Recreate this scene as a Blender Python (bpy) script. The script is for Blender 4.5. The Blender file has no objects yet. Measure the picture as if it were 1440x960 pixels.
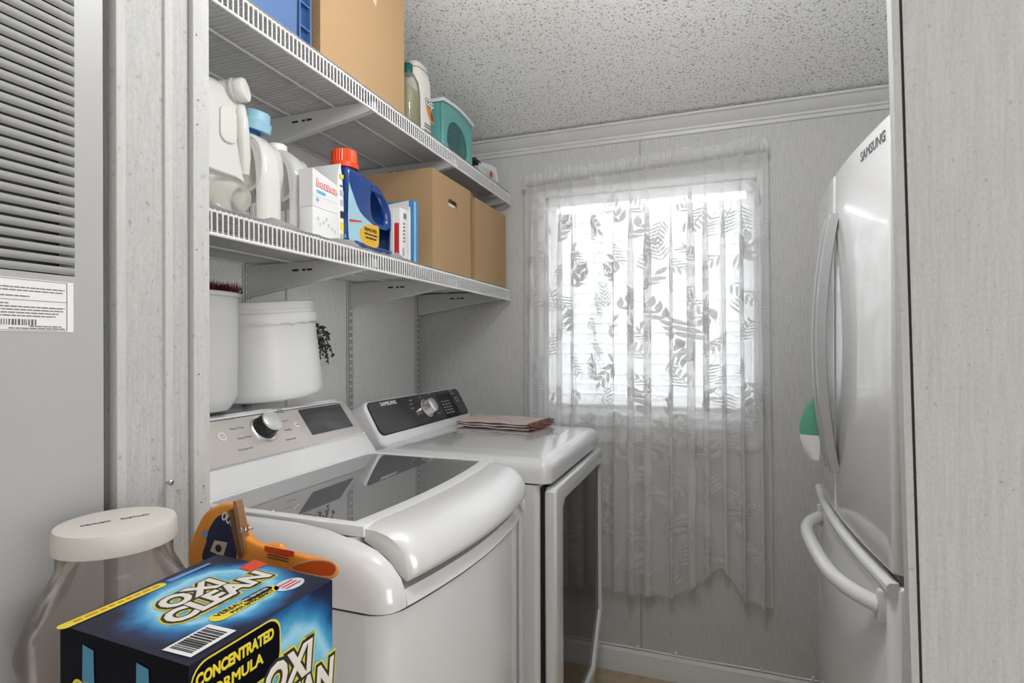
import bpy, bmesh, math, random
from mathutils import Matrix, Vector
random.seed(7)
PI = math.pi
S = bpy.context.scene
COL = S.collection

# ------------------------------------------------------------------ camera
FPX, CXP, CYP, ROLL, YAW, CAMZ = 787.0, 720.0, 487.4, math.radians(.15), math.radians(20.03), 1.365
FW = Vector((-math.sin(YAW), math.cos(YAW), 0)); RT = Vector((math.cos(YAW), math.sin(YAW), 0)); UPV = Vector((0, 0, 1))
CAM = Vector((0, 0, CAMZ))
cam = bpy.data.cameras.new('camera'); camo = bpy.data.objects.new('camera', cam); COL.objects.link(camo)
cam.sensor_width = 36; cam.lens = FPX / 1440 * 36; cam.shift_y = (CYP - 480) / 1440; cam.clip_start = .02
camo.matrix_world = Matrix.Translation(CAM) @ Matrix((RT, UPV, -FW)).transposed().to_4x4() @ Matrix.Rotation(-ROLL, 4, 'Z')
S.camera = camo
def ray(px, py):
    a = (px - CXP) / FPX; b = (CYP - py) / FPX
    a, b = a * math.cos(ROLL) + b * math.sin(ROLL), -a * math.sin(ROLL) + b * math.cos(ROLL)
    return FW + RT * a + UPV * b
def PX(px, py, v): d = ray(px, py); return CAM + d * (v / d.x)
def PY(px, py, v): d = ray(px, py); return CAM + d * (v / d.y)
def PZ(px, py, v): d = ray(px, py); return CAM + d * ((v - CAMZ) / d.z)
def PP(px, py, o, n): d = ray(px, py); return CAM + d * ((o - CAM).dot(n) / d.dot(n))

# ------------------------------------------------------------------ world, lights, exposure
S.view_settings.view_transform = 'Standard'; S.view_settings.look = 'None'
S.view_settings.gamma = 1; S.view_settings.use_curve_mapping = False
S.view_settings.exposure = -0.02
S.cycles.max_bounces = 10; S.cycles.transparent_max_bounces = 24; S.cycles.diffuse_bounces = 5
S.cycles.sample_clamp_indirect = 6
W = bpy.data.worlds.new('sky'); S.world = W; W.use_nodes = True
bg = W.node_tree.nodes['Background']; bg.inputs[0].default_value = (.93, .96, 1, 1); bg.inputs[1].default_value = 5.2
def area(name, loc, rot, sx, sy, power, col=(1, 1, 1)):
    l = bpy.data.lights.new(name, 'AREA'); l.shape = 'RECTANGLE'; l.size = sx; l.size_y = sy; l.energy = power; l.color = col
    o = bpy.data.objects.new(name, l); COL.objects.link(o); o.location = loc; o.rotation_euler = rot
    return o
# unseen fill lights added to brighten the room, not actual fixtures
gl = bpy.data.lights.new('laundry_fill_light', 'POINT'); gl.energy = 24; gl.shadow_soft_size = .11; gl.color = (1, 1, 1)  # added point fill for the alcove, ceiling and back wall
glo = bpy.data.objects.new('laundry_fill_light', gl); COL.objects.link(glo); glo.location = (-.10, .95, 2.30)
area('overhead_fill_light', (.1, -.75, 2.84), (0, 0, 0), .9, .9, 2.5, (1, 1, 1))  # added fill from above, behind the camera
area('side_fill_light', (2.75, -1.0, 1.35), (math.radians(90), 0, math.radians(66)), 1.9, 1.9, 66, (1, 1, 1))  # added side fill that reaches the wall under the shelves
area('rear_fill_light', (.55, -1.9, 1.4), (math.radians(90), 0, math.radians(10)), 1.3, 1.6, 3.5, (1, 1, 1))  # added weak fill from behind the camera

# ------------------------------------------------------------------ materials
MATS = {}
def nmat(name):
    m = bpy.data.materials.new(name); m.use_nodes = True
    return m, m.node_tree, m.node_tree.nodes['Principled BSDF']
def mat(name, rgb, rough=.5, metal=0, var=0, vscale=30, bump=0, bscale=200, stretch=(1, 1, 1), spec=.5, coat=0, trans=0, ior=1.45):
    if name in MATS: return MATS[name]
    m, t, p = nmat(name); MATS[name] = m
    c = (rgb[0], rgb[1], rgb[2], 1)
    p.inputs['Base Color'].default_value = c; p.inputs['Roughness'].default_value = rough
    p.inputs['Metallic'].default_value = metal; p.inputs['Specular IOR Level'].default_value = spec
    p.inputs['Coat Weight'].default_value = coat; p.inputs['Transmission Weight'].default_value = trans; p.inputs['IOR'].default_value = ior
    if var or bump:
        g = t.nodes.new('ShaderNodeNewGeometry'); mp = t.nodes.new('ShaderNodeMapping'); mp.inputs['Scale'].default_value = stretch
        t.links.new(g.outputs['Position'], mp.inputs['Vector'])
    if var:
        n = t.nodes.new('ShaderNodeTexNoise'); n.inputs['Scale'].default_value = vscale; n.inputs['Detail'].default_value = 4
        t.links.new(mp.outputs[0], n.inputs['Vector'])
        r = t.nodes.new('ShaderNodeValToRGB')
        r.color_ramp.elements[0].position = .3; r.color_ramp.elements[1].position = .7
        r.color_ramp.elements[0].color = tuple(max(0, x * (1 - var)) for x in rgb) + (1,)
        r.color_ramp.elements[1].color = tuple(min(1, x * (1 + var)) for x in rgb) + (1,)
        t.links.new(n.outputs[0], r.inputs[0]); t.links.new(r.outputs[0], p.inputs['Base Color'])
    if bump:
        n2 = t.nodes.new('ShaderNodeTexNoise'); n2.inputs['Scale'].default_value = bscale; n2.inputs['Detail'].default_value = 3
        t.links.new(mp.outputs[0], n2.inputs['Vector'])
        b = t.nodes.new('ShaderNodeBump'); b.inputs['Strength'].default_value = bump; b.inputs['Distance'].default_value = .002
        t.links.new(n2.outputs[0], b.inputs['Height']); t.links.new(b.outputs[0], p.inputs['Normal'])
    return m
def sheer(name, rgb, fac, gloss=0, split=.5):
    m = bpy.data.materials.new(name); m.use_nodes = True; MATS[name] = m
    t = m.node_tree; t.nodes.clear()
    o = t.nodes.new('ShaderNodeOutputMaterial'); mx = t.nodes.new('ShaderNodeMixShader'); mx.inputs[0].default_value = fac
    tr = t.nodes.new('ShaderNodeBsdfTransparent'); d = t.nodes.new('ShaderNodeBsdfDiffuse'); tl = t.nodes.new('ShaderNodeBsdfTranslucent')
    d.inputs[0].default_value = tl.inputs[0].default_value = (*rgb, 1)
    m2 = t.nodes.new('ShaderNodeMixShader'); m2.inputs[0].default_value = split
    t.links.new(d.outputs[0], m2.inputs[1]); t.links.new(tl.outputs[0], m2.inputs[2])
    t.links.new(tr.outputs[0], mx.inputs[1]); t.links.new(m2.outputs[0], mx.inputs[2])
    last = mx.outputs[0]
    if gloss:
        gl = t.nodes.new('ShaderNodeBsdfGlossy'); gl.inputs['Roughness'].default_value = .05; gl.inputs[0].default_value = (1, 1, 1, 1)
        m3 = t.nodes.new('ShaderNodeMixShader')
        lw = t.nodes.new('ShaderNodeFresnel'); lw.inputs[0].default_value = gloss
        t.links.new(lw.outputs[0], m3.inputs[0]); t.links.new(last, m3.inputs[1]); t.links.new(gl.outputs[0], m3.inputs[2]); last = m3.outputs[0]
    t.links.new(last, o.inputs[0])
    return m
def tinted(name, tint, rgb, fac, gloss=1.45, rough=.05):
    m = sheer(name, rgb, fac, gloss); t = m.node_tree
    for n in t.nodes:
        if n.type == 'BSDF_TRANSPARENT': n.inputs[0].default_value = (*tint, 1)
        if n.type == 'BSDF_GLOSSY': n.inputs['Roughness'].default_value = rough
    return m

def wallpaper(name, rgb, amt=.10):
    m, t, p = nmat(name); MATS[name] = m
    g = t.nodes.new('ShaderNodeNewGeometry')
    def nz(scale, st, det=3):
        mp = t.nodes.new('ShaderNodeMapping'); mp.inputs['Scale'].default_value = st
        t.links.new(g.outputs['Position'], mp.inputs['Vector'])
        n = t.nodes.new('ShaderNodeTexNoise'); n.inputs['Scale'].default_value = scale; n.inputs['Detail'].default_value = det
        t.links.new(mp.outputs[0], n.inputs['Vector']); return n
    a = nz(230, (1, 1, .06)); b = nz(320, (1, 1, .5)); c = nz(120, (1, 1, .9), 2)
    r = t.nodes.new('ShaderNodeValToRGB'); r.color_ramp.elements[0].position = .33; r.color_ramp.elements[1].position = .62
    r.color_ramp.elements[0].color = tuple(x * (1 - amt) for x in rgb) + (1,); r.color_ramp.elements[1].color = tuple(min(1, x * (1 + amt * .5)) for x in rgb) + (1,)
    mx = t.nodes.new('ShaderNodeMath'); mx.operation = 'ADD'; mx.use_clamp = False
    t.links.new(a.outputs[0], mx.inputs[0]); t.links.new(b.outputs[0], mx.inputs[1])
    h = t.nodes.new('ShaderNodeMath'); h.operation = 'MULTIPLY'; h.inputs[1].default_value = .5; t.links.new(mx.outputs[0], h.inputs[0])
    t.links.new(h.outputs[0], r.inputs[0])
    # sparse dark flecks
    f = t.nodes.new('ShaderNodeValToRGB'); f.color_ramp.elements[0].position = .24; f.color_ramp.elements[1].position = .36
    f.color_ramp.elements[0].color = (.72, .72, .72, 1); f.color_ramp.elements[1].color = (1, 1, 1, 1)
    t.links.new(c.outputs[0], f.inputs[0])
    mu = t.nodes.new('ShaderNodeMix'); mu.data_type = 'RGBA'; mu.blend_type = 'MULTIPLY'; mu.inputs[0].default_value = 1
    t.links.new(r.outputs[0], mu.inputs[6]); t.links.new(f.outputs[0], mu.inputs[7])
    t.links.new(mu.outputs[2], p.inputs['Base Color']); p.inputs['Roughness'].default_value = .75
    bp = t.nodes.new('ShaderNodeBump'); bp.inputs['Strength'].default_value = .25; bp.inputs['Distance'].default_value = .001
    t.links.new(h.outputs[0], bp.inputs['Height']); t.links.new(bp.outputs[0], p.inputs['Normal'])
    return m
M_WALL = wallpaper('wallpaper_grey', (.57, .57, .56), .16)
M_WALL_L = wallpaper('wallpaper_brightened', (.82, .82, .81), .10)  # same wallpaper, colour lightened to make up for dim light in the alcove
M_PART = wallpaper('partition_panel_dimmed', (.43, .43, .42), .14)  # paper colour darkened to offset the strong light on near surfaces
M_PARTR = wallpaper('partition_panel_right_dimmed', (.51, .51, .50), .12)  # same wallpaper, darkened because the right panel catches too much light
M_TRIM = mat('trim_white', (.66, .66, .655), .4, var=.03, vscale=20)
M_PTRIM = wallpaper('partition_trim', (.48, .48, .47), .08)
M_WHITE = mat('gloss_white_enamel', (.64, .64, .643), .15, spec=.5, coat=.9)
M_FRIDGE = mat('fridge_white', (.70, .70, .70), .12, spec=.4, coat=.35)
M_PLASTW = mat('white_plastic', (.72, .72, .71), .35)
M_PEARL = mat('pearl_lid_trim', (.70, .70, .70), .28, metal=.15, coat=.4)
M_BLACK = mat('black_gap', (.008, .008, .008), .6)
M_DARK = mat('dark_slot', (.02, .02, .02), .5)
M_WIRE = mat('white_vinyl_wire', (.74, .74, .74), .35)
M_BRKT = mat('bracket_enamel', (.62, .62, .62), .4)
M_CARD = mat('cardboard', (.40, .26, .135), .85, var=.07, vscale=260, stretch=(1, 1, .6), bump=.2, bscale=300)
M_CARDD = mat('cardboard_edge', (.36, .20, .09), .85, var=.12, vscale=60, stretch=(1, 1, .15))
M_STEEL = mat('steel', (.55, .55, .56), .25, metal=1)
M_CHROME = mat('satin_chrome', (.78, .78, .78), .22, metal=.9)
M_INK = mat('black_ink', (.02, .02, .022), .6)
M_GREYINK = mat('grey_ink', (.16, .16, .165), .6)
M_PAPER = mat('white_paper', (.74, .74, .73), .7)
M_FURN = mat('furnace_enamel', (.385, .385, .381), .42, var=.02, vscale=6)

# ------------------------------------------------------------------ builders
ORIG = {}
def orig_of(o):
    while o.parent: o = o.parent
    return Vector(o.location)
class MB:
    def __init__(s): s.v = []; s.f = []
    def add(s, vs, fs):
        n = len(s.v); s.v += [Vector(p) for p in vs]; s.f += [tuple(i + n for i in f) for f in fs]; return s
    def box(s, a, b, xf=None):
        x0, y0, z0 = a; x1, y1, z1 = b
        vs = [Vector(p) for p in ((x0, y0, z0), (x1, y0, z0), (x1, y1, z0), (x0, y1, z0), (x0, y0, z1), (x1, y0, z1), (x1, y1, z1), (x0, y1, z1))]
        if xf: vs = [xf @ p for p in vs]
        return s.add(vs, [(3, 2, 1, 0), (4, 5, 6, 7), (0, 1, 5, 4), (1, 2, 6, 5), (2, 3, 7, 6), (3, 0, 4, 7)])
    def loft(s, rings, closed=True, cap0=True, cap1=True):
        n = len(rings[0]); fs = []; vs = []
        for r in rings: vs += r
        for i in range(len(rings) - 1):
            for j in range(n if closed else n - 1):
                k = (j + 1) % n; fs.append((i * n + j, i * n + k, (i + 1) * n + k, (i + 1) * n + j))
        if cap0: fs.append(tuple(range(n - 1, -1, -1)))
        if cap1: fs.append(tuple((len(rings) - 1) * n + j for j in range(n)))
        return s.add(vs, fs)
    def lathe(s, prof, n=32, xf=None, cap0=True, cap1=True):
        rings = []
        for r, z in prof:
            ring = [Vector((r * math.cos(2 * PI * j / n), r * math.sin(2 * PI * j / n), z)) for j in range(n)]
            rings.append([xf @ p for p in ring] if xf else ring)
        return s.loft(rings, True, cap0, cap1)
    def tube(s, pts, r, n=8, cap=True, rad=None):
        pts = [Vector(p) for p in pts]; rings = []; up = None
        for i, p in enumerate(pts):
            d = (pts[min(i + 1, len(pts) - 1)] - pts[max(i - 1, 0)]).normalized()
            if up is None: up = Vector((0, 0, 1)) if abs(d.z) < .9 else Vector((0, 1, 0))
            a = d.cross(up).normalized(); b = a.cross(d).normalized(); up = b
            rr = rad[i] if rad else r
            rings.append([p + a * rr * math.cos(2 * PI * j / n) + b * rr * math.sin(2 * PI * j / n) for j in range(n)])
        return s.loft(rings, True, cap, cap)
    def grid(s, rows):
        n = len(rows[0]); vs = [p for r in rows for p in r]; fs = []
        for i in range(len(rows) - 1):
            for j in range(n - 1): fs.append((i * n + j, i * n + j + 1, (i + 1) * n + j + 1, (i + 1) * n + j))
        return s.add(vs, fs)
    def mesh(s, me, xf=None):
        return s.add([(xf @ v.co) if xf else v.co.copy() for v in me.vertices], [tuple(p.vertices) for p in me.polygons])
    def xf(s, m): s.v = [m @ p for p in s.v]; return s
    def build(s, name, m, parent=None, smooth=40, bevel=0, bseg=2, recalc=True, origin=None):
        o0 = orig_of(parent) if parent else (Vector(origin) if origin is not None else None)
        if o0 is None:
            xs = [p.x for p in s.v]; ys = [p.y for p in s.v]; zs = [p.z for p in s.v]
            o0 = Vector(((min(xs) + max(xs)) / 2, (min(ys) + max(ys)) / 2, min(zs)))
        me = bpy.data.meshes.new(name); me.from_pydata([p - o0 for p in s.v], [], s.f)
        bm = bmesh.new(); bm.from_mesh(me)
        if bevel:
            bmesh.ops.bevel(bm, geom=[e for e in bm.edges if e.is_manifold and e.calc_face_angle(0) > .5], offset=bevel, segments=bseg, affect='EDGES', profile=.5)
        if recalc: bmesh.ops.recalc_face_normals(bm, faces=bm.faces[:])
        bm.to_mesh(me); bm.free()
        if smooth:
            for p in me.polygons: p.use_smooth = True
            me.set_sharp_from_angle(angle=math.radians(smooth))
        if m: me.materials.append(m)
        o = bpy.data.objects.new(name, me); COL.objects.link(o)
        if parent: o.parent = parent
        else: o.location = o0
        return o
def tag(o, label, cat, group=None, kind=None):
    if label: o['label'] = label
    if cat: o['category'] = cat
    if group: o['group'] = group
    if kind: o['kind'] = kind
    return o
def struct(o, label=None): o['kind'] = 'structure'; return o
def thing(name, loc, label, cat, group=None):
    o = bpy.data.objects.new(name, None); COL.objects.link(o); o.location = loc; o.empty_display_size = .05
    bpy.context.view_layer.update()
    return tag(o, label, cat, group)
def frame(o, right, up):
    r = Vector(right).normalized(); u = Vector(up); u = (u - r * u.dot(r)).normalized(); n = r.cross(u)
    m = Matrix((r, u, n)).transposed().to_4x4(); m.translation = Vector(o); return m
def rrect(x0, y0, x1, y1, r, n=6):
    out = []
    for cx, cy, a in ((x1 - r, y0 + r, -90), (x1 - r, y1 - r, 0), (x0 + r, y1 - r, 90), (x0 + r, y0 + r, 180)):
        for i in range(n + 1):
            t = math.radians(a + 90 * i / n); out.append((cx + r * math.cos(t), cy + r * math.sin(t)))
    return out
def ellipse(cx, cy, rx, ry, n=32): return [(cx + rx * math.cos(2 * PI * i / n), cy + ry * math.sin(2 * PI * i / n)) for i in range(n)]
def smooth_pts(pts, n=6):
    out = []; L = len(pts)
    for i in range(L):
        p0, p1, p2, p3 = (Vector((*pts[(i + k) % L], 0)) for k in (-1, 0, 1, 2))
        for k in range(n):
            t = k / n
            q = .5 * ((2 * p1) + (p2 - p0) * t + (2 * p0 - 5 * p1 + 4 * p2 - p3) * t * t + (3 * p1 - p0 - 3 * p2 + p3) * t ** 3)
            out.append((q.x, q.y))
    return out
def plate(outlines, depth, bevel=0, res=2):
    """2-D outlines (first is the outer one, others are holes) -> solid mesh data, z from 0 to depth, rounded by bevel"""
    cu = bpy.data.curves.new('c', 'CURVE'); cu.dimensions = '2D'; cu.fill_mode = 'BOTH'
    for o in outlines:
        sp = cu.splines.new('POLY'); sp.points.add(len(o) - 1); sp.use_cyclic_u = True
        for p, q in zip(sp.points, o): p.co = (q[0], q[1], 0, 1)
    cu.extrude = max(depth / 2 - bevel, 0); cu.bevel_depth = bevel; cu.bevel_resolution = res; cu.offset = -bevel
    ob = bpy.data.objects.new('c', cu); COL.objects.link(ob)
    dg = bpy.context.evaluated_depsgraph_get(); me = bpy.data.meshes.new_from_object(ob.evaluated_get(dg))
    for v in me.vertices: v.co.z += depth / 2
    bpy.data.objects.remove(ob); bpy.data.curves.remove(cu)
    return me
def pbuild(name, outlines, depth, fr, m, parent=None, bevel=0, smooth=40, res=2):
    b = MB(); b.mesh(plate(outlines, depth, bevel, res), fr)
    bm = bmesh.new(); me = bpy.data.meshes.new('t'); me.from_pydata(b.v, [], b.f); bm.from_mesh(me)
    bmesh.ops.remove_doubles(bm, verts=bm.verts[:], dist=1e-6); bm.to_mesh(me); bm.free()
    c = MB(); c.mesh(me); return c.build(name, m, parent, smooth)
def text_mb(string, size, fr, align='CENTER', depth=.0003, shear=0, sx=1, bold=0, space=1):
    cu = bpy.data.curves.new('t', 'FONT'); cu.body = string; cu.size = size; cu.align_x = align; cu.align_y = 'CENTER'
    cu.extrude = depth; cu.shear = shear; 
    if bold > 0: cu.bevel_depth = bold; cu.bevel_resolution = 0
    zs = (.0004 / (bold + depth)) if bold > 0 else 1
    cu.space_character = space; cu.resolution_u = 3
    ob = bpy.data.objects.new('t', cu); COL.objects.link(ob)
    dg = bpy.context.evaluated_depsgraph_get(); me = bpy.data.meshes.new_from_object(ob.evaluated_get(dg))
    bpy.data.objects.remove(ob); bpy.data.curves.remove(cu)
    return MB().mesh(me, fr @ Matrix.Diagonal((sx, 1, zs, 1)))
def text(string, size, fr, m, parent, name='lettering', **k):
    return text_mb(string, size, fr, **k).build(name, m, parent, 0, recalc=False)
def off(fr, x, y, z=0): return fr @ Matrix.Translation((x, y, z))
def box_obj(name, a, b, m, parent=None, bevel=0, **k): return MB().box(a, b).build(name, m, parent, bevel=bevel, **k)
def copy_tree(o, parent=None, loc=None):
    c = o.copy(); COL.objects.link(c); c.parent = parent
    if loc is not None: c.location = loc
    for ch in list(o.children): copy_tree(ch, c)
    return c

# ================================================================== THE ROOM
D, XL, CH = 2.378, -1.34, 2.293
M_FLOOR = mat('tan_vinyl', (.42, .33, .22), .45, var=.12, vscale=25)
def ceiling_mat():
    m, t, p = nmat('popcorn_ceiling')
    g = t.nodes.new('ShaderNodeNewGeometry')
    mp = t.nodes.new('ShaderNodeMapping'); mp.inputs['Scale'].default_value = (1, 1, 1); t.links.new(g.outputs['Position'], mp.inputs['Vector'])
    n = t.nodes.new('ShaderNodeTexNoise'); n.inputs['Scale'].default_value = 140; n.inputs['Detail'].default_value = 2.5; n.inputs['Roughness'].default_value = .55
    t.links.new(mp.outputs[0], n.inputs['Vector'])
    r = t.nodes.new('ShaderNodeValToRGB'); e = r.color_ramp.elements
    e[0].position = .345; e[0].color = (.34, .34, .335, 1); e[1].position = .435; e[1].color = (.93, .93, .92, 1)
    t.links.new(n.outputs[0], r.inputs[0]); t.links.new(r.outputs[0], p.inputs['Base Color'])
    p.inputs['Roughness'].default_value = .9
    b = t.nodes.new('ShaderNodeBump'); b.inputs['Strength'].default_value = .7; b.inputs['Distance'].default_value = .004
    t.links.new(n.outputs[0], b.inputs['Height']); t.links.new(b.outputs[0], p.inputs['Normal'])
    return m
struct(box_obj('floor', (-1.5, -2.1, -.06), (3.2, D + .1, 0), M_FLOOR))
CS = .19
def cz(y): return CH + CS * (D - y)
cb_ = [Vector((-1.5, y, z)) for y, z in ((-2.1, cz(-2.1)), (D + .1, cz(D + .1)), (D + .1, cz(D + .1) + .06), (-2.1, cz(-2.1) + .06))]
struct(MB().loft([cb_, [p + Vector((4.7, 0, 0)) for p in cb_]]).build('ceiling', ceiling_mat(), smooth=0))
OX0, OX1, OZ0, OZ1 = -.705, .150, 1.055, 2.02
wb = MB()
wb.box((XL - .1, D, 0), (OX0, D + .1, CH)); wb.box((OX1, D, 0), (1.3, D + .1, CH)); wb.box((OX0, D, 0), (OX1, D + .1, OZ0)); wb.box((OX0, D, OZ1), (OX1, D + .1, CH))
wall_b = struct(wb.build('wall_back', M_WALL))
for xs, z0, z1 in ((-.296, .1, 1.03), (-.296, 2.03, 2.24)):
    box_obj('panel_seam', (xs - .003, D - .0015, z0), (xs + .003, D, z1), mat('seam_grey', (.36, .36, .355), .7), wall_b)
def sloped(name, x0, x1, y0, y1, m):
    a = [Vector((x0, y, z)) for y, z in ((y0, 0), (y1, 0), (y1, cz(y1)), (y0, cz(y0)))]
    return MB().loft([a, [Vector((x1, p.y, p.z)) for p in a]]).build(name, m, smooth=0)
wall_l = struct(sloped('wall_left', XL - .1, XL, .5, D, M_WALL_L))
for ys in (.86, 1.487):
    box_obj('panel_seam', (XL, ys - .004, .1), (XL + .002, ys + .004, 2.25), mat('seam_light', (.45, .45, .44), .7), wall_l)
struct(sloped('wall_right', 1.12, 1.22, .93, D, M_WALL))
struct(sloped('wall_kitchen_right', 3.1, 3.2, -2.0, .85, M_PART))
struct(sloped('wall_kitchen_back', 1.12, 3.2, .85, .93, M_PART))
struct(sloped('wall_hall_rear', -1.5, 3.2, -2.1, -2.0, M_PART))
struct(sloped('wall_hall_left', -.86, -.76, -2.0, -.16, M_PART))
# crown moulding on the back wall (profile in y,z)
def extrude_x(prof, x0, x1): return MB().loft([[Vector((x0, y, z)) for y, z in prof], [Vector((x1, y, z)) for y, z in prof]])
pr = [(D, CH), (D - .055, CH), (D - .055, CH - .008), (D - .046, CH - .012), (D - .038, CH - .024), (D - .022, CH - .040), (D - .016, CH - .044), (D - .016, CH - .052), (D - .010, CH - .056), (D - .008, CH - .068), (D, CH - .070)]
struct(extrude_x(pr, XL, 1.12).build('trim_1', M_TRIM, smooth=25))
pr = [(D, 0), (D - .016, 0), (D - .016, .066), (D - .013, .076), (D - .013, .084), (D - .008, .094), (D - .006, .098), (D, .098)]
struct(extrude_x(pr, XL, 1.12).build('baseboard_back', mat('baseboard_white', (.74, .74, .73), .35), smooth=25))
# cable stapled along the top of the baseboard
cb = thing('cable', (-.4, D - .006, .1), 'thin white cable clipped along the top of the baseboard under the curtain', 'cable')
pts = [(XL + .05 + i * (1.12 - XL) / 40, D - .005, .1035 + .0012 * math.sin(i * .9)) for i in range(40)]
MB().tube(pts, .0042, 8).build('cable_run', M_PLASTW, cb)
for px in (897, 951, 1071, 1143):
    p = PY(px, 920, D)
    MB().box((p.x - .004, D - .011, .099), (p.x + .004, D, .117)).tube([(p.x, D - .012, .114), (p.x, D - .003, .114)], .0025, 8).build('cable_clip', M_PLASTW, cb)

# ---- partition between furnace closet and laundry, seen end on
XP = -.76
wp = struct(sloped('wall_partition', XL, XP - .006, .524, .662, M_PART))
def yp(px): return PX(px, 480, XP).y
PH = cz(.662)
def vstrip(name, px0, px1, x1, m, z0=0, z1=PH, bev=.002): return struct(box_obj(name, (XP - .012, yp(px0), z0), (x1, yp(px1), z1), m, bevel=bev))
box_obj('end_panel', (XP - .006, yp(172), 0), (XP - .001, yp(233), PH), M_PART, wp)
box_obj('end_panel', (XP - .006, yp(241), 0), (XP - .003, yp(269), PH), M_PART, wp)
vstrip('trim_2', 160, 174, XP + .006, M_PTRIM)
vstrip('trim_3', 230, 242, XP + .004, M_PTRIM, bev=.003)
vstrip('trim_4', 268.5, 291.5, XP + .006, M_PTRIM)
box_obj('groove', (XP - .0029, yp(266.5), 0), (XP - .0022, yp(268.8), PH), mat('groove_grey', (.28, .28, .275), .8), wp)
for px, py in ((276, 49), (278.5, 141), (277, 175), (276.5, 351), (279.5, 526), (286, 683), (283, 706)):
    p = PX(px, py, XP + .006)
    MB().lathe([(.0012, 0), (.0012, .0004)], 10, frame((XP + .0061, p.y, p.z), (0, 1, 0), (0, 0, 1))).build('nail_hole', M_DARK, wp)
p = PX(235, 678, XP + .004)
sc = thing('hook_screw', (XP + .004, p.y, p.z), 'small steel screw sticking out of the batten above the clear jar', 'screw')
fr = frame(p, (0, 1, 0), (0, 0, 1))
MB().lathe([(.0018, -.003), (.0018, .006)], 10, fr).build('shank', M_STEEL, sc)
MB().lathe([(.003, .006), (.0042, .007), (.0042, .009), (.003, .0102)], 14, fr).build('head', M_STEEL, sc)

# ---- panelled partition on the right, hiding the side of the fridge; it leans a little out of plumb
YR = .85
def xr(px, py): return PY(px, py, YR).x
zt, zb = CH, 0
pt, pb = xr(1252.5, 0), xr(1281.5, 960)
zT, zB = PY(1250, 0, YR).z, PY(1280, 960, YR).z
def lean(d, z): return pt + d + (pb - pt) * (zT - z) / (zT - zB)
RH = cz(.905)
def leanbox(name, d0, d1, y0, y1, m, parent=None):
    a = [Vector((lean(d0, 0), y0, 0)), Vector((lean(d1, 0), y0, 0)), Vector((lean(d1, 0), y1, 0)), Vector((lean(d0, 0), y1, 0))]
    b = [Vector((lean(d0, RH), y0, RH)), Vector((lean(d1, RH), y0, RH)), Vector((lean(d1, RH), y1, RH)), Vector((lean(d0, RH), y1, RH))]
    return MB().loft([a, b]).build(name, m, parent)
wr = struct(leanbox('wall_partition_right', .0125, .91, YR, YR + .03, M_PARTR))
struct(leanbox('trim_5', 0, .0085, YR - .002, YR + .018, M_PTRIM))
leanbox('groove', .0085, .0124, YR + .002, YR + .025, mat('groove_dark', (.05, .05, .05), .8), wr)

# ================================================================== WINDOW, BLIND, CURTAIN
M_VINYL = mat('window_vinyl', (.78, .78, .78), .35)
M_PANE = tinted('window_glass', (.97, .98, .98), (.8, .8, .8), .02, 1.3, .02)
w = struct(MB().box((OX0, D - .0, OZ0), (OX0 + .012, D + .09, OZ1)).box((OX1 - .012, D, OZ0), (OX1, D + .09, OZ1)).box((OX0, D, OZ1 - .015), (OX1, D + .09, OZ1)).box((OX0, D, OZ0), (OX1, D + .09, OZ0 + .02)).build('window_1', M_VINYL, bevel=.002))
cs = MB()
for a, b in (((OX0 - .035, OZ0 - .03), (OX0, OZ1 + .03)), ((OX1, OZ0 - .03), (OX1 + .022, OZ1 + .03)), ((OX0, OZ1), (OX1, OZ1 + .03))):
    cs.box((a[0], D - .018, a[1]), (b[0], D, b[1]))
cs.build('window_frame', M_VINYL, w, bevel=.004)
MB().box((OX0 - .045, D - .028, OZ0 - .028), (OX1 + .024, D, OZ0 - .004)).build('window_sill', M_VINYL, w, bevel=.005)
MB().box((OX0 - .035, D - .016, OZ0 - .095), (OX1 + .022, D, OZ0 - .028)).build('window_apron', M_VINYL, w, bevel=.004)
sh = MB(); z0, z1, y = OZ0 + .02, OZ1 - .015, D + .055
for a, b in (((OX0 + .012, z0), (OX0 + .034, z1)), ((OX1 - .034, z0), (OX1 - .012, z1)), ((OX0 + .034, z0), (OX1 - .034, z0 + .03)), ((OX0 + .034, z1 - .025), (OX1 - .034, z1))):
    sh.box((a[0], y, a[1]), (b[0], y + .02, b[1]))
s_ = sh.build('sash', M_VINYL, w)
MB().box((OX0 + .034, y + .009, z0 + .03), (OX1 - .034, y + .011, z1 - .025)).build('pane', M_PANE, s_)
# blind: headrail, slats, bottom rail, cords
M_SLAT = bpy.data.materials.new('blind_slat'); M_SLAT.use_nodes = True
t = M_SLAT.node_tree; t.nodes.clear(); o_ = t.nodes.new('ShaderNodeOutputMaterial'); mx = t.nodes.new('ShaderNodeMixShader'); mx.inputs[0].default_value = .30
d_ = t.nodes.new('ShaderNodeBsdfDiffuse'); tl = t.nodes.new('ShaderNodeBsdfTranslucent'); d_.inputs[0].default_value = tl.inputs[0].default_value = (.86, .86, .86, 1)
t.links.new(d_.outputs[0], mx.inputs[1]); t.links.new(tl.outputs[0], mx.inputs[2]); t.links.new(mx.outputs[0], o_.inputs[0])
BX0, BX1 = OX0 + .014, OX1 - .014
bl = thing('window_blind', ((BX0 + BX1) / 2, D + .02, 1.11), 'white horizontal slat blind hanging in the window behind the curtain', 'blind')
box_obj('headrail', (BX0, D - .006, OZ1 - .045), (BX1, D + .036, OZ1 - .002), M_VINYL, bl, bevel=.003)
box_obj('bottom_rail', (BX0, D - .002, 1.098), (BX1, D + .030, 1.118), M_VINYL, bl, bevel=.004)
PITCH = .0435
fr = Matrix.Translation((0, D + .014, 0))
sl = MB()
rows = []
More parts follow.
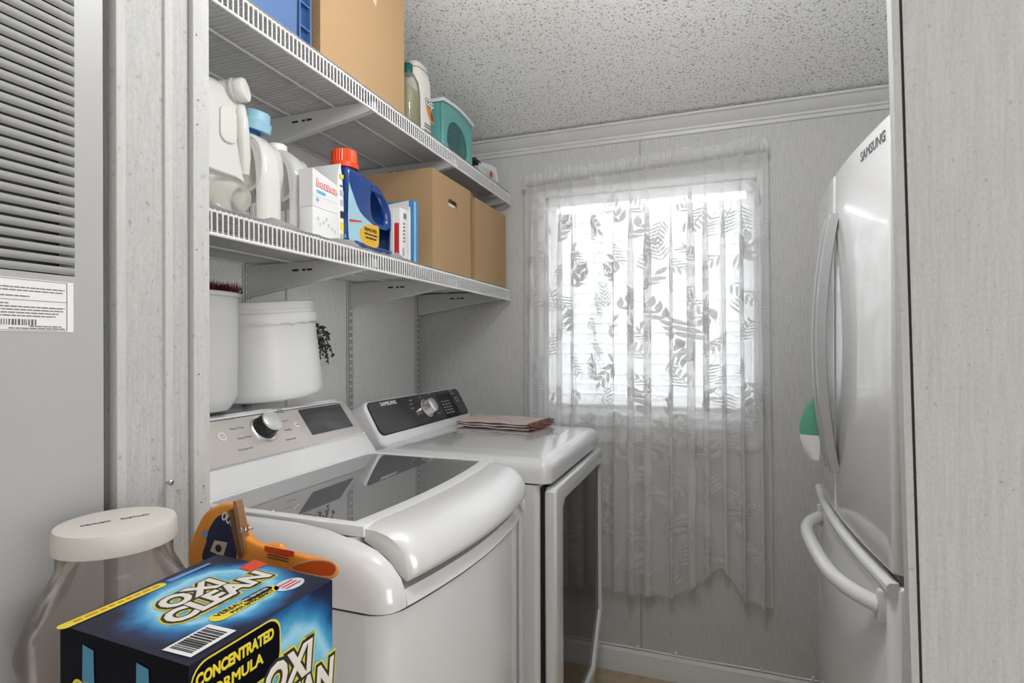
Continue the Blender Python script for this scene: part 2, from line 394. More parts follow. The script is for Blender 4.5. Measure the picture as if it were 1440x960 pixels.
for k in range(5):
    q = (k - 2) / 2; h = .0245 * q; bow = .003 * (1 - q * q); c, s2 = math.cos(math.radians(76)), math.sin(math.radians(76))
    rows.append([Vector((x, D + .014 - h * c + bow * s2 * -1, h * s2 + bow * c)) for x in (BX0 + .003, BX1 - .003)])
sl.grid(rows)
first = None
for i in range(19):
    z = 1.14 + i * PITCH
    if first is None:
        sl2 = MB(); sl2.v = [p + Vector((0, 0, z)) for p in sl.v]; sl2.f = sl.f
        first = sl2.build('slat', M_SLAT, bl); z_first = z
    else:
        c_ = first.copy(); COL.objects.link(c_); c_.location = (0, 0, z - z_first)
for x in (BX0 + .12, (BX0 + BX1) / 2, BX1 - .12):
    MB().tube([(x, D - .010, 1.11), (x, D - .010, OZ1 - .03)], .0012, 6).build('ladder_cord', M_PAPER, bl)

# curtain: a gathered sheer; u runs along the cloth, x folds back on itself in the pleats
M_SHEER = sheer('sheer_cloth', (.97, .97, .97), .48, split=.45)
M_LEAF = sheer('sheer_leaf', (.68, .68, .68), .86, split=.22)
M_HEM = sheer('sheer_hem', (.95, .95, .95), .48)
CX0, CX1, CU = -.784, .186, 1.62
YC = D - .062; ZROD = 2.086
def zr(x): return ZROD + .042 * (x + .30)
random.seed(11)
knots = [random.uniform(-1, 1) for _ in range(60)]
def wob(u, k, ph=0):
    s_ = u * k + ph; i = int(math.floor(s_)) ; f = s_ - i; f = f * f * (3 - 2 * f)
    return knots[i % 60] * (1 - f) + knots[(i + 1) % 60] * f
def hem(x):
    H = [(-.80, .335), (-.44, .362), (-.36, .35), (-.29, .355), (-.18, .358), (-.10, .405), (-.02, .478), (.027, .503), (.06, .45), (.108, .385), (.20, .370)]
    for (a, b), (c, d) in zip(H, H[1:]):
        if x <= c: return b + (d - b) * (x - a) / (c - a) if x > a else b
    return H[-1][1]
def curtain(u, t):
    """u metres along the cloth 0..CU, t 0 at the hem 1 at the rod"""
    ph = 2 * PI * (u / .118 + .55 * wob(u, 5.5))
    low = 1 - t
    a = .024 * (.35 + .65 * min(1, low * 5)) * (.75 + .55 * wob(u, 3.7, 13)) ; b = .016 * (.45 + .75 * min(1, low * 3)) * (1 + .35 * wob(u, 4, 7))
    env = min(1, u / .05, (CU - u) / .05)
    x = CX0 + (CX1 - CX0) * u / CU + env * a * math.sin(ph) + .006 * low * wob(u, 3, 3)
    x += .014 * low * (2 * u / CU - 1) * (1 if u > CU / 2 else .7)
    y = YC + b * math.cos(ph) + .003 * wob(u + t * .2, 9, 5)
    zb = hem(x)
    z = zb + (zr(x) - zb) * t
    return Vector((x, y, z))
cu = thing('sheer_curtain', (-.3, YC, .36), 'white sheer leaf patterned curtain gathered on a rod over the window', 'curtain')
NU, NT = 400, 36
MB().grid([[curtain(CU * i / NU, j / NT) for i in range(NU + 1)] for j in range(2, NT + 1)]).build('curtain_panel', M_SHEER, cu, 180, recalc=False)
MB().grid([[curtain(CU * i / NU, j / NT * .5) for i in range(NU + 1)] for j in range(0, 5)]).build('hem_band', M_HEM, cu, 180, recalc=False)
# heading: rod pocket and ruffle above the rod
def head(u, k):
    p = curtain(u, 1); g = math.sin(2 * PI * u / .021 + 3 * wob(u, 20)); g2 = wob(u, 26, 9)
    if k == 0: return Vector((p.x, YC - .010 + .002 * g, zr(p.x) - .014))
    if k == 1: return Vector((p.x, YC - .013 + .002 * g, zr(p.x)))
    if k == 2: return Vector((p.x, YC - .010 + .002 * g, zr(p.x) + .012))
    if k == 3: return Vector((p.x + .003 * g2, YC + .006 * g, zr(p.x) + .03))
    return Vector((p.x + .006 * g2, YC + .012 * g, zr(p.x) + .052 + .010 * g2))
MB().grid([[head(CU * i / NU, k) for i in range(NU + 1)] for k in range(5)]).build('ruffle_heading', M_HEM, cu, 180, recalc=False)
# woven leaf sprigs
def leaf_pts(n=4):
    L = [(0, 0)] + [(i / n, .5 * math.sin(PI * (i / n) ** .8)) for i in range(1, n)] + [(1, 0)] + [(i / n, -.5 * math.sin(PI * (i / n) ** .8)) for i in range(n - 1, 0, -1)]
    return L
LP = leaf_pts(5); lm = MB()
def put_leaf(u, v, ang, ln, wd):
    pts = []
    for a, b in LP:
        du = ln * a * math.cos(ang) - wd * b * math.sin(ang); dv = ln * a * math.sin(ang) + wd * b * math.cos(ang)
        uu = min(max(u + du, 0), CU); x = curtain(uu, .5); zb = hem(x.x); tt = (v + dv - zb) / (zr(x.x) - zb)
        if tt < .012 or tt > .985: return
        p = curtain(uu, tt); p.y -= .0012; pts.append(p)
    n = len(pts); h = (n) // 2
    # strips across the leaf
    fs = [(0, 1, n - 1)] + [(i, i + 1, n - i - 1, n - i) for i in range(1, h - 1)] + [(h - 1, h, h + 1)]
    lm.add(pts, fs)
v = .42; row = 0
while v < 1.98:
    u = .03 + .06 * (row % 2)
    while u < CU - .02:
        a0 = random.choice((1, -1)) * PI / 2 + random.uniform(-1.0, 1.0); kind = random.random(); uu, vv = u + random.uniform(-.02, .02), v + random.uniform(-.03, .03)
        if kind < .6:      # narrow fern sprig
            for k in range(6):
                bx, by = uu + .016 * k * math.cos(a0), vv + .016 * k * math.sin(a0)
                for sd in (1, -1): put_leaf(bx, by, a0 + sd * .75, .046 - .004 * k, .0065)
            put_leaf(uu, vv, a0, .13, .0035)
        else:              # broad olive leaf sprig
            for k in range(3):
                bx, by = uu + .028 * k * math.cos(a0), vv + .028 * k * math.sin(a0)
                for sd in (1, -1): put_leaf(bx, by, a0 + sd * .7, .05, .018)
            put_leaf(uu + .08 * math.cos(a0), vv + .08 * math.sin(a0), a0, .05, .018)
        u += .118 + random.uniform(-.01, .02)
    v += .098; row += 1
lo = lm.build('leaf_pattern', M_LEAF, cu, 0, recalc=False); lo['kind'] = 'stuff'
rd = thing('curtain_rod', (-.3, YC, ZROD - .01), 'slim white curtain rod inside the gathered heading of the sheer curtain', 'curtain rod')
MB().tube([(CX0 + .004, YC, zr(CX0)), (CX1 - .004, YC, zr(CX1))], .0075, 12).build('rod', mat('rod_pocket_shade', (.22, .22, .22), .4), rd)  # rod coloured dark to give the backlit pocket its shade
for x in (CX0 + .006, CX1 - .006):
    MB().box((x - .004, YC, zr(x) - .008), (x + .004, D, zr(x) + .008)).build('rod_return', M_VINYL, rd)

# ================================================================== FURNACE
fz = thing('furnace', (-1.03, .15, 0), 'tall grey furnace cabinet with a louvred door and paper rating label', 'furnace')
YF = yp(147) - .0015
box_obj('cabinet', (-1.32, -.14, .02), (XP - .035, YF - .004, 2.1), mat('furnace_inside', (.03, .03, .03), .8), fz)
LY0, LY1, LZ0, LZ1 = -.06, yp(105.5), 1.4545, 1.835
dp = MB()
dp.box((XP - .03, LY1, .05), (XP, YF, 2.1)); dp.box((XP - .03, -.14, .05), (XP, LY0, 2.1))
dp.box((XP - .03, LY0, .05), (XP, LY1, LZ0)); dp.box((XP - .03, LY0, LZ1), (XP, LY1, 2.1))
dp.build('door_panel', M_FURN, fz)
NL = 30; pl = (LZ1 - LZ0) / NL
def louver(z):
    sec = [(-.0035, .0), (-.001, .0022), (.0006, .0050), (.0008, .0082), (-.0004, .0086), (-.0018, .0052), (-.0045, .0008)]
    return MB().loft([[Vector((XP + a, y, z + b)) for a, b in sec] for y in (LY0, LY1 - .006, LY1)])
lv = louver(LZ0 + .002); l0 = lv.build('louver', M_FURN, fz)
for i in range(1, NL):
    c_ = l0.copy(); COL.objects.link(c_); c_.location = (0, 0, i * pl)
p0, p1 = PX(0, 392, XP), PX(103, 467, XP)
lb = box_obj('rating_label', (XP, .30, PX(103, 467, XP).z), (XP + .0006, p1.y, PX(103, 398, XP).z), M_PAPER, fz)
fl = frame((XP + .0007, .30, p1.z), (0, 1, 0), (0, 0, 1)); LW = p1.y - .30; LH = PX(103, 398, XP).z - p1.z
pr_ = MB()
def dash(x0, x1, yv, h): pr_.box((x0, yv - h / 2, 0), (x1, yv + h / 2, .0003), fl)
for k, (yv, x0, x1) in enumerate(((.055, .02, .45), (.051, .02, .94), (.0475, .02, .93), (.044, .02, .55), (.041, .3, .72), (.032, .02, .6), (.0285, .02, .94), (.025, .02, .93), (.0215, .02, .9), (.018, .02, .88), (.006, .72, .92), (.0035, .6, .94))):
    x = x0 * LW
    while x < x1 * LW:
        l_ = random.uniform(.003, .008); dash(x, min(x + l_, x1 * LW), yv, .0012); x += l_ + .001
x = .08
while x < .132: wd = random.choice((.0008, .0014, .0022)); dash(x, x + wd, .0105, .007); x += wd + random.choice((.001, .0016))
for a in ((.01 * LW, .955 * LW, .0605, .0005), (.01 * LW, .955 * LW, .0365, .0005), (.01 * LW, .955 * LW, .0015, .0005)): dash(*a)
pr_.box((.953 * LW, .0015, 0), (.957 * LW, .0605, .0003), fl)
pr_.build('fine_print', mat('print_grey', (.12, .12, .12), .7), fz, 0)

# ================================================================== WASHER
WY0, WY1 = .765, 1.462; WYC = (WY0 + WY1) / 2; WHW = (WY1 - WY0) / 2; XB = -1.2
def xf(y): q = (y - WYC) / WHW; return -.492 + .045 * (1 - q * q)
wa = thing('washing_machine', (-.83, WYC, 0), 'white top load washing machine with glass lid and silver beige control panel', 'washing machine')
def wfoot(z, ins=0, r=.045, n=40):
    pts = [Vector((XB + ins, WY1 - ins, z)), Vector((XB + ins, WY0 + ins, z))]
    ya, yb = WY0 + ins, WY1 - ins
    for i in range(n + 1):
        q = .5 - .5 * math.cos(PI * i / n); y = ya + (yb - ya) * q; e = min(y - ya, yb - y)
        c = r - math.sqrt(max(0, r * r - max(0, r - e) ** 2)) if e < r else 0
        pts.append(Vector((xf(y) - ins - c, y, z)))
    return pts
MB().loft([wfoot(.012, .004), wfoot(.9, .004), wfoot(.930, .004)]).build('cabinet', M_WHITE, wa, 50)
MB().loft([wfoot(.930, .007), wfoot(.936, .007)]).build('seam', M_DARK, wa, 50)
box_obj('side_groove', (-1.1, WY0 + .0032, .842), (-.60, WY0 + .0045, .846), mat('seam_grey2', (.3, .3, .3), .6), wa)
LZ = 1.036
def cheek(y, drop, ins):
    f_ = xf(y) - ins
    pr = [(XB, .936), (XB, 1.02), (XB + .02, 1.046), (-.985, 1.05), (-.975, 1.051), (-.955, 1.052), (-.95, 1.052), (-.80, 1.053), (-.70, 1.052), (-.64, 1.047), (-.59, 1.036), (f_ - .055, 1.022), (f_ - .028, 1.003), (f_ - .010, .982), (f_ - .001, .958), (f_, .936)]
    return [Vector((x, y, z - drop * max(0, min(1, (z - .94) / .08)))) for x, z in pr]
def centre(y, basin):
    f_ = xf(y); b = .80 if basin else LZ - .004
    pr = [(XB, .936), (XB, 1.02), (XB + .02, 1.046), (-.985, 1.05), (-.978, LZ), (-.955, LZ), (-.95, b), (-.80, b), (-.64, b), (-.605, b), (-.600, LZ), (-.585, LZ), (f_ - .10, .985), (f_ - .075, .966), (f_ - .008, .9615), (f_, .936)]
    return [Vector((x, y, z)) for x, z in pr]
st = [(0, .058, .03), (.003, .036, .018), (.009, .018, .008), (.018, .007, .002), (.030, .001, 0), (.043, 0, 0)]
rings = [cheek(WY0 + a, b, c) for a, b, c in st] + [centre(WY0 + .046, 0), centre(WY0 + .075, 0), centre(WY0 + .078, 1)]
rings += [centre(WY0 + .078 + (WY1 - WY0 - .156) * i / 16, 1) for i in range(1, 16)]
rings += [centre(WY1 - .078, 1), centre(WY1 - .075, 0), centre(WY1 - .046, 0)] + [cheek(WY1 - a, b, c) for a, b, c in reversed(st)]
MB().loft(rings, closed=True).build('top_cover', M_WHITE, wa, 38)
# tub seen through the lid
M_TUB = mat('tub_grey', (.30, .30, .30), .35, metal=.5)
tb = MB(); tb.lathe([(.98, -.01), (1.0, 0), (.96, .006), (.90, 0), (.88, -.012)], 48, Matrix.Translation((-.778, WYC, .835)) @ Matrix.Diagonal((.155, .255, 1, 1)), False, False)
tb.build('tub_ring', mat('tub_ring_white', (.62, .62, .62), .4), wa)
MB().lathe([(.86, -.005), (.84, -.0249), (.02, -.0249)], 40, Matrix.Translation((-.778, WYC, .826)) @ Matrix.Diagonal((.155, .255, 1, 1)), False, True).build('drum', M_TUB, wa)
box_obj('caution_label', (-.9495, .90, .965), (-.9485, 1.22, 1.02), mat('label_grey', (.22, .22, .22), .6), wa)
box_obj('lid_sensor', (-.9495, 1.05, .93), (-.93, 1.30, .962), M_DARK, wa, bevel=.004)
# lid
LY_0, LY_1 = WY0 + .050, WY1 - .050
def lfront(y, x0, bow): q = (y - WYC) / WHW; return x0 + bow * (1 - q * q)
def lid_outline(xb, ya, yb, x0, bow, r=.02):
    pts = []
    N = 24
    for i in range(N + 1):
        y = ya + (yb - ya) * i / N; pts.append((lfront(y, x0, bow), y))
    pts += [(xb + r, yb), (xb + r * .3, yb - r * .3), (xb, yb - r), (xb, ya + r), (xb + r * .3, ya + r * .3), (xb + r, ya)]
    return pts
FZ = Matrix.Translation((0, 0, LZ + .001))
lid = pbuild('lid', [lid_outline(-.972, LY_0, LY_1, -.578, .032), lid_outline(-.952, LY_0 + .020, LY_1 - .012, -.612, .030)], .021, FZ, M_PLASTW, wa, bevel=.003)
M_LIDG = tinted('lid_glass', (.84, .84, .85), (.62, .62, .625), .50, 9.0, .012)
pbuild('lid_glass', [lid_outline(-.9515, LY_0 + .0205, LY_1 - .0125, -.6125, .030)], .006, Matrix.Translation((0, 0, LZ + .013)), M_LIDG, lid)
# curved pearl handle along the front of the lid
hr = []
NH = 40
for i in range(NH + 1):
    y = LY_0 + .004 + (LY_1 - LY_0 - .008) * i / NH; xa = lfront(y, -.579, .032); e = min(i, NH - i)
    sh_ = {0: .018, 1: .006, 2: .001}.get(e, 0)
    x1 = xf(y) + .010 - sh_ * .6; L = x1 - xa; zt_ = LZ + .022 - sh_ * .35
    sec = [(0, zt_), (.25, zt_ - .0015), (.5, zt_ - .007), (.72, zt_ - .018), (.88, zt_ - .034), (.97, zt_ - .052), (1.0, zt_ - .066), (.985, zt_ - .076), (.93, zt_ - .079), (.8, zt_ - .072), (.5, zt_ - .045), (.2, zt_ - .03), (0, zt_ - .02)]
    hr.append([Vector((xa + L * a, y, z)) for a, z in sec])
MB().loft(hr).build('lid_handle', M_PEARL, wa, 60)
# console
WO = Vector((-.957, WY0, 1.061)); WU = Vector((-.113, 0, .148)).normalized(); WFR = frame(WO, (0, 1, 0), WU); WN = WFR.to_3x3().col[2]; WIN = WFR.inverted()
def wpt(px, py): q = WIN @ PP(px, py, WO, WN); return q.x, q.y
CWW = WY1 - WY0 - .022
def top_round(u0, v0, u1, v1, r, n=8):
    pts = [(u0, v0), (u1, v0)]
    for cx, cy, a in ((u1 - r, v1 - r, 0), (u0 + r, v1 - r, 90)):
        for i in range(n + 1): tt = math.radians(a + 90 * i / n); pts.append((cx + r * math.cos(tt), cy + r * math.sin(tt)))
    return pts
pbuild('console', [top_round(0.004, -.018, CWW, .188, .05)], .11, off(WFR, 0, 0, -.112), M_WHITE, wa, bevel=.010, res=4)
MB().loft([[Vector((x, y, z)) for x, z in ((XB, 1.03), (-1.0, 1.03), (-1.055, 1.13), (-1.1, 1.205), (XB, 1.205))] for y in (WY0 + .02, WY1 - .035)]).build('console_back', M_WHITE, wa)
M_BEIGE = mat('beige_silver_panel', (.56, .525, .50), .28, metal=.35)
v0 = wpt(505, 607)[1]
pbuild('control_panel', [top_round(.014, v0 - .004, CWW - .014, .1735, .040)], .0022, off(WFR, 0, 0, -.002), M_BEIGE, wa, bevel=.0006)
pbuild('panel_edge', [[(.014, v0 - .0085), (CWW - .010, v0 - .0085), (CWW - .010, v0 - .0045), (.014, v0 - .0045)]], .003, off(WFR, 0, 0, -.002), M_CHROME, wa)
pbuild('panel_gasket', [top_round(.011, v0 - .004, CWW - .0115, .1762, .042)], .0012, off(WFR, 0, 0, -.002), M_DARK, wa)
q = [wpt(418, 576), wpt(480, 568), wpt(494, 600), wpt(437, 612)]
u0, u1 = q[0][0], (q[1][0] + q[2][0]) / 2; dv0 = (q[2][1] + q[3][1]) / 2; dv1 = (q[0][1] + q[1][1]) / 2
M_LCD = mat('dark_display_glass', (.035, .037, .04), .06, spec=.7)
pbuild('display', [rrect(u0, dv0, u1, dv1, .003)], .0015, off(WFR, 0, 0, .0001), M_LCD, wa)
ku, kv = wpt(370, 603)
KF = off(WFR, ku, kv, 0)
kn = MB().lathe([(.036, 0), (.0365, .003), (.034, .005), (.030, .006)], 40, KF).build('knob_ring', M_CHROME, wa)
kb = MB().lathe([(.0315, .0055), (.0295, .012), (.027, .028), (.0262, .034)], 40, KF).build('knob', mat('knob_black', (.012, .012, .012), .12, spec=.7), wa)
MB().lathe([(.0262, .034), (.0265, .036), (.0258, .0385), (.022, .0402), (.012, .0415), (.001, .042)], 40, KF).build('knob_cap', mat('knob_cap_silver', (.62, .62, .61), .3, metal=.4), kb)
for s_, px, py, sz in (('Normal', 322, 589, .0085), ('Heavy Duty', 333, 602, .0085), ('Deep Wash', 344, 615, .0085), ('Waterproof', 345, 631, .0085), ('Active', 393, 576, .006), ('Bedding', 394, 580, .0075), ('Delicates', 399, 592, .0075), ('Bedding', 405, 604, .0075), ('Superspeed', 409, 617, .0075)):
    a, b = wpt(px, py); text(s_, sz, off(WFR, a, b, .0004), M_GREYINK, wa, 'dial_label')
def ring_mb(fr, r0, r1, z=.0004, n=32):
    return MB().loft([[fr @ Vector((r0 * math.cos(2 * PI * j / n), r0 * math.sin(2 * PI * j / n), z)) for j in range(n)], [fr @ Vector((r1 * math.cos(2 * PI * j / n), r1 * math.sin(2 * PI * j / n), z)) for j in range(n)]], True, False, False)
a, b = wpt(312, 614); PF = off(WFR, a, b, .0002)
MB().lathe([(.0115, 0), (.0115, .001), (.0105, .0016)], 32, PF).build('power_button', mat('button_pale', (.60, .57, .55), .35), wa)
pi_ = MB()
for k in range(20):
    a0, a1 = [math.radians(125 + 290 * (k + d) / 20) for d in (0, 1)]
    pi_.add([PF @ Vector((r * math.cos(x), r * math.sin(x), .0018)) for r, x in ((.0042, a0), (.0042, a1), (.0052, a1), (.0052, a0))], [(0, 1, 2, 3)])
pi_.box((-.0005, .001, .0015), (.0005, .0062, .0019), PF); pi_.build('power_mark', M_INK, wa, 0)
a, b = wpt(417, 597); PF2 = off(WFR, a, b, .0002)
MB().lathe([(.0085, 0), (.0085, .001), (.0077, .0016)], 32, PF2).build('start_button', MATS['button_pale'], wa)
MB().add([PF2 @ Vector(p) for p in ((-.004, .003, .0018), (-.004, -.003, .0018), (.001, 0, .0018))], [(0, 1, 2)]).box((.002, -.003, .0015), (.003, .003, .0018), PF2).box((.0038, -.003, .0015), (.0048, .003, .0018), PF2).build('start_mark', M_INK, wa, 0)

# ================================================================== DRYER
DY0, DY1 = 1.487, 2.185; DYC = (DY0 + DY1) / 2; XD = -.462
dr = thing('clothes_dryer', (-.83, DYC, 0), 'white front load clothes dryer with dark glass door and black control panel', 'dryer')
def slab(x0, x1, y0, y1, z0, z1, rc, rt, n=6, crown=0):
    b = MB(); rings = []
    def ring(ins, z): return [Vector((x, y, z)) for x, y in rrect(x0 + ins, y0 + ins, x1 - ins, y1 - ins, max(rc - ins, .002), n)]
    rings.append(ring(0, z0))
    for i in range(n + 1):
        a = PI / 2 * i / n; rings.append(ring(rt * (1 - math.cos(a)), z1 - rt + rt * math.sin(a)))
    if crown: rings.append(ring(rt + .05, z1 + crown))
    return b.loft(rings)
MB().loft([[Vector((x, y, z)) for x, y in rrect(XB, DY0 + .003, XD, DY1 - .003, .02)] for z in (.012, .978)]).build('cabinet', M_WHITE, dr)
MB().loft([[Vector((x, y, z)) for x, y in rrect(XB + .002, DY0 + .005, XD - .002, DY1 - .005, .02)] for z in (.978, .983)]).build('seam', M_DARK, dr)
slab(XB, -.432, DY0, DY1, .983, 1.05, .03, .038, 8, .006).build('top_cover', M_WHITE, dr, 50)
DO = Vector((-.982, DY0, 1.083)); DU = Vector((-.058, 0, .1)).normalized(); DFR = frame(DO, (0, 1, 0), DU); DN = DFR.to_3x3().col[2]; DIN = DFR.inverted()
def dpt(px, py): q = DIN @ PP(px, py, DO, DN); return q.x, q.y
DW = DY1 - DY0
pbuild('console', [rrect(.006, -.035, DW - .006, .128, .03)], .13, off(DFR, 0, 0, -.132), M_WHITE, dr, bevel=.010, res=4)
dl = [(.018, .010), (.018, .1)]
pbuild('panel_gasket', [rrect(.017, .003, DW - .017, .121, .022)], .001, off(DFR, 0, 0, -.0015), M_BLACK, dr)
M_DPAN = mat('black_control_glass', (.03, .03, .031), .07, spec=.5)
pbuild('control_panel', [rrect(.021, .007, DW - .021, .117, .019)], .002, off(DFR, 0, 0, -.001), M_DPAN, dr)
M_LOGO = mat('logo_silver', (.62, .62, .62), .4)
a, b = dpt(546, 567); text('SAMSUNG', .0185, off(DFR, a, b, .0012), M_LOGO, dr, 'brand_lettering', sx=1.15, bold=.0004)
a, b = dpt(600, 574); KF = off(DFR, a, b, .001)
MB().lathe([(.036, 0), (.0365, .002), (.034, .003)], 40, KF).build('knob_ring', mat('copper_ring', (.55, .42, .36), .25, metal=.8), dr)
kb = MB().lathe([(.0315, .003), (.030, .008), (.0275, .024), (.0265, .03)], 40, KF).build('knob', M_CHROME, dr)
MB().lathe([(.0265, .03), (.0262, .0325), (.022, .034), (.001, .035)], 40, KF).build('knob_cap', mat('knob_face', (.7, .7, .7), .18, metal=.9), kb)
tk = MB()
for px, py, l_ in ((577, 563, .02), (578, 568, .016), (580, 574, .02), (609, 563, .016), (612, 569, .02), (614, 575, .016), (617, 581, .02), (603, 554, .016), (590, 558, .016)):
    a, b = dpt(px, py); tk.box((a - l_ / 2, b - .0013, .0012), (a + l_ / 2, b + .0013, .0016), DFR)
tk.build('dial_print', mat('print_light', (.35, .35, .35), .5), dr, 0)
q0, q1 = dpt(614, 556), dpt(640, 575)
pbuild('display', [rrect(q0[0] - .005, q1[1] - .03, q1[0] + .025, .108, .004)], .0005, off(DFR, 0, 0, .0011), M_BLACK, dr)
a, b = dpt(617, 560)
bt = MB()
for r in range(5):
    for c in range(3): bt.box((a + .002 + c * .025, b - .018 - r * .0125, 0), (a + .017 + c * .025, b - .0155 - r * .0125, .0006), off(DFR, 0, 0, .0015))
bt.build('status_print', M_LOGO, dr, 0)
for px, py in ((634, 551), (642, 561)):
    a, b = dpt(px, py)
    pbuild('touch_button', [rrect(a - .011, b - .010, a + .011, b + .010, .003), rrect(a - .010, b - .009, a + .010, b + .009, .002)], .0006, off(DFR, 0, 0, .0012), M_LOGO, dr)
# door
def octd(y0, y1, z0, z1, c, ct=.012):
    return [(y0 + c, z0), (y1 - c, z0), (y1, z0 + c * 1.15), (y1, z1 - ct), (y1 - ct, z1), (y0 + ct, z1), (y0, z1 - ct), (y0, z0 + c * 1.15)]
DDF = frame((0, 0, 0), (0, 1, 0), (0, 0, 1))
box_obj('door_gasket', (XD - .001, DY0 + .012, .15), (XD + .008, DY1 - .012, .972), M_BLACK, dr)
door = pbuild('door', [octd(DY0 + .016, DY1 - .004, .14, .970, .16), [(y, z) for y, z in octd(DY0 + .095, DY1 - .035, .2, .915, .13, .02)]], .036, off(DDF, 0, 0, XD + .008), M_WHITE, dr, bevel=.008, res=3)
M_DGL = mat('dark_door_glass', (.016, .014, .012), .06, spec=.5, ior=1.2)
pbuild('door_glass', [octd(DY0 + .090, DY1 - .030, .195, .920, .13, .02)], .012, off(DDF, 0, 0, XD + .019), M_DGL, door)

# ================================================================== FRIDGE
FY0, FY1 = 1.142, 1.905; FYC = (FY0 + FY1) / 2; FHW = (FY1 - FY0) / 2
def ff(y): q = (y - FYC) / FHW; return .267 + .022 * q * q
fg = thing('refrigerator', (.65, FYC, 0), 'white french door refrigerator with bowed handles and bottom freezer drawer', 'refrigerator')
box_obj('cabinet', (.345, FY0 + .006, .02), (1.08, FY1 - .006, 1.765), M_FRIDGE, fg, bevel=.006)
def fdoor(y0, y1, z0, z1, r=.012):
    n = 44; b = MB(); rings = []
    def ring(z, ins):
        pts = []
        for i in range(n + 1):
            y = y0 + ins + (y1 - y0 - 2 * ins) * i / n; e = min(y - y0 - ins, y1 - ins - y)
            c = r - math.sqrt(max(0, r * r - max(0, r - e) ** 2)) if e < r else 0
            pts.append(Vector((ff(y) + ins + c, y, z)))
        return pts + [Vector((.338, y1 - ins, z)), Vector((.338, y0 + ins, z))]
    rs = [(z0, .008), (z0 + .003, .003), (z0 + .008, 0), (z1 - .008, 0), (z1 - .003, .003), (z1, .008)]
    return b.loft([ring(z, i) for z, i in rs])
d1 = fdoor(FY0, FYC - .002, .962, 1.778).build('door', M_FRIDGE, fg, 35)
d2 = fdoor(FYC + .002, FY1, .962, 1.778).build('door', M_FRIDGE, fg, 35)
box_obj('door_seam', (.285, FYC - .003, .965), (.33, FYC + .003, 1.775), M_DARK, fg)
fz_d = fdoor(FY0, FY1, .06, .945).build('freezer_drawer', M_FRIDGE, fg, 35)
box_obj('drawer_gap', (.30, FY0 + .01, .945), (.335, FY1 - .01, .962), mat('gap_grey', (.22, .22, .22), .7), fg)
# lip that runs along the top of the drawer
lp = []
for i in range(21):
    y = FY0 + .004 + (FY1 - FY0 - .008) * i / 20; f_ = ff(y)
    lp.append([Vector((f_ + a, y, z)) for a, z in ((.01, .951), (-.004, .949), (-.009, .942), (-.007, .932), (.0, .924), (.01, .922))])
MB().loft(lp).build('drawer_lip', M_FRIDGE, fz_d, 50)
# freezer handle: bowed round bar on end blocks
ya, yb = FY0 + .038, FY1 - .150
hp = []
for i in range(29):
    q = i / 28; y = ya + (yb - ya) * q; bow = .052 * (1 - (2 * q - 1) ** 4) ** 1
    hp.append(Vector((ff(y) - .001 - bow, y, .893)))
hb = MB().tube(hp, .0155, 14).build('drawer_handle', M_FRIDGE, fz_d, 60)
for y in (ya, yb): MB().box((ff(y) - .012, y - .010, .866), (ff(y) + .01, y + .010, .925)).build('handle_mount', M_FRIDGE, hb, bevel=.004)
# door handles: flat curved ribbons either side of the meeting line
for y, par in ((FYC - .034, d1), (FYC + .024, d2)):
    rg = []
    z0, z1 = 1.073, 1.672
    for i in range(33):
        q = i / 32; z = z0 + (z1 - z0) * q; bow = .030 * math.sin(PI * q) ** .8
        x = ff(y) - .004 - bow
        rg.append([Vector((x + dx, y + dy, z)) for dx, dy in ((-.011, -.013), (-.013, 0), (-.011, .013), (.007, .016), (.011, 0), (.007, -.016))])
    MB().loft(rg).build('door_handle', mat('fridge_handle', (.40, .40, .40), .35, metal=.2), par, 50)
yl = (PX(1218, 210, .266).y + PX(1243, 185, .266).y) / 2 + .075
fr = frame((ff(yl) - .0006, yl, 1.742), (-2 * .022 * (yl - FYC) / FHW ** 2, -1, 0), (0, 0, 1))
text('SAMSUNG', .027, fr, M_GREYINK, d1, 'brand_lettering', sx=1.05, bold=.0005)
box_obj('hinge_cover', (.30, FY0 + .004, 1.778), (.40, FY0 + .20, 1.794), M_PLASTW, fg, bevel=.006)
box_obj('hinge_cover', (.30, FY1 - .09, 1.778), (.40, FY1 - .004, 1.794), M_PLASTW, fg, bevel=.006)
# leaf shaped card hanging out from the far door
lf = thing('leaf_card', (.255, 1.60, 1.08), 'small curled green and white leaf shaped card beside the refrigerator handle', 'card')
def lfp(s, t):
    # t along its length bottom to top, s across -1..1
    wd = .036 * math.sin(PI * min(1, .12 + .86 * t)) ** .8
    return Vector((.237 + s * wd * .62 - .010 * math.sin(PI * t), 1.62 - s * .010 + .006 * s * s, 1.072 + .158 * t))
def lgrid(t0, t1, d=0): return MB().grid([[lfp(-1 + 2 * i / 8, t0 + (t1 - t0) * j / 8) + Vector((0, d, 0)) for i in range(9)] for j in range(9)])
a = lgrid(0, .42); a.build('white_half', M_PAPER, lf, 60)
a = lgrid(.40, 1, -.0004); a.build('green_half', mat('leaf_green', (.10, .32, .20), .5), lf, 60)

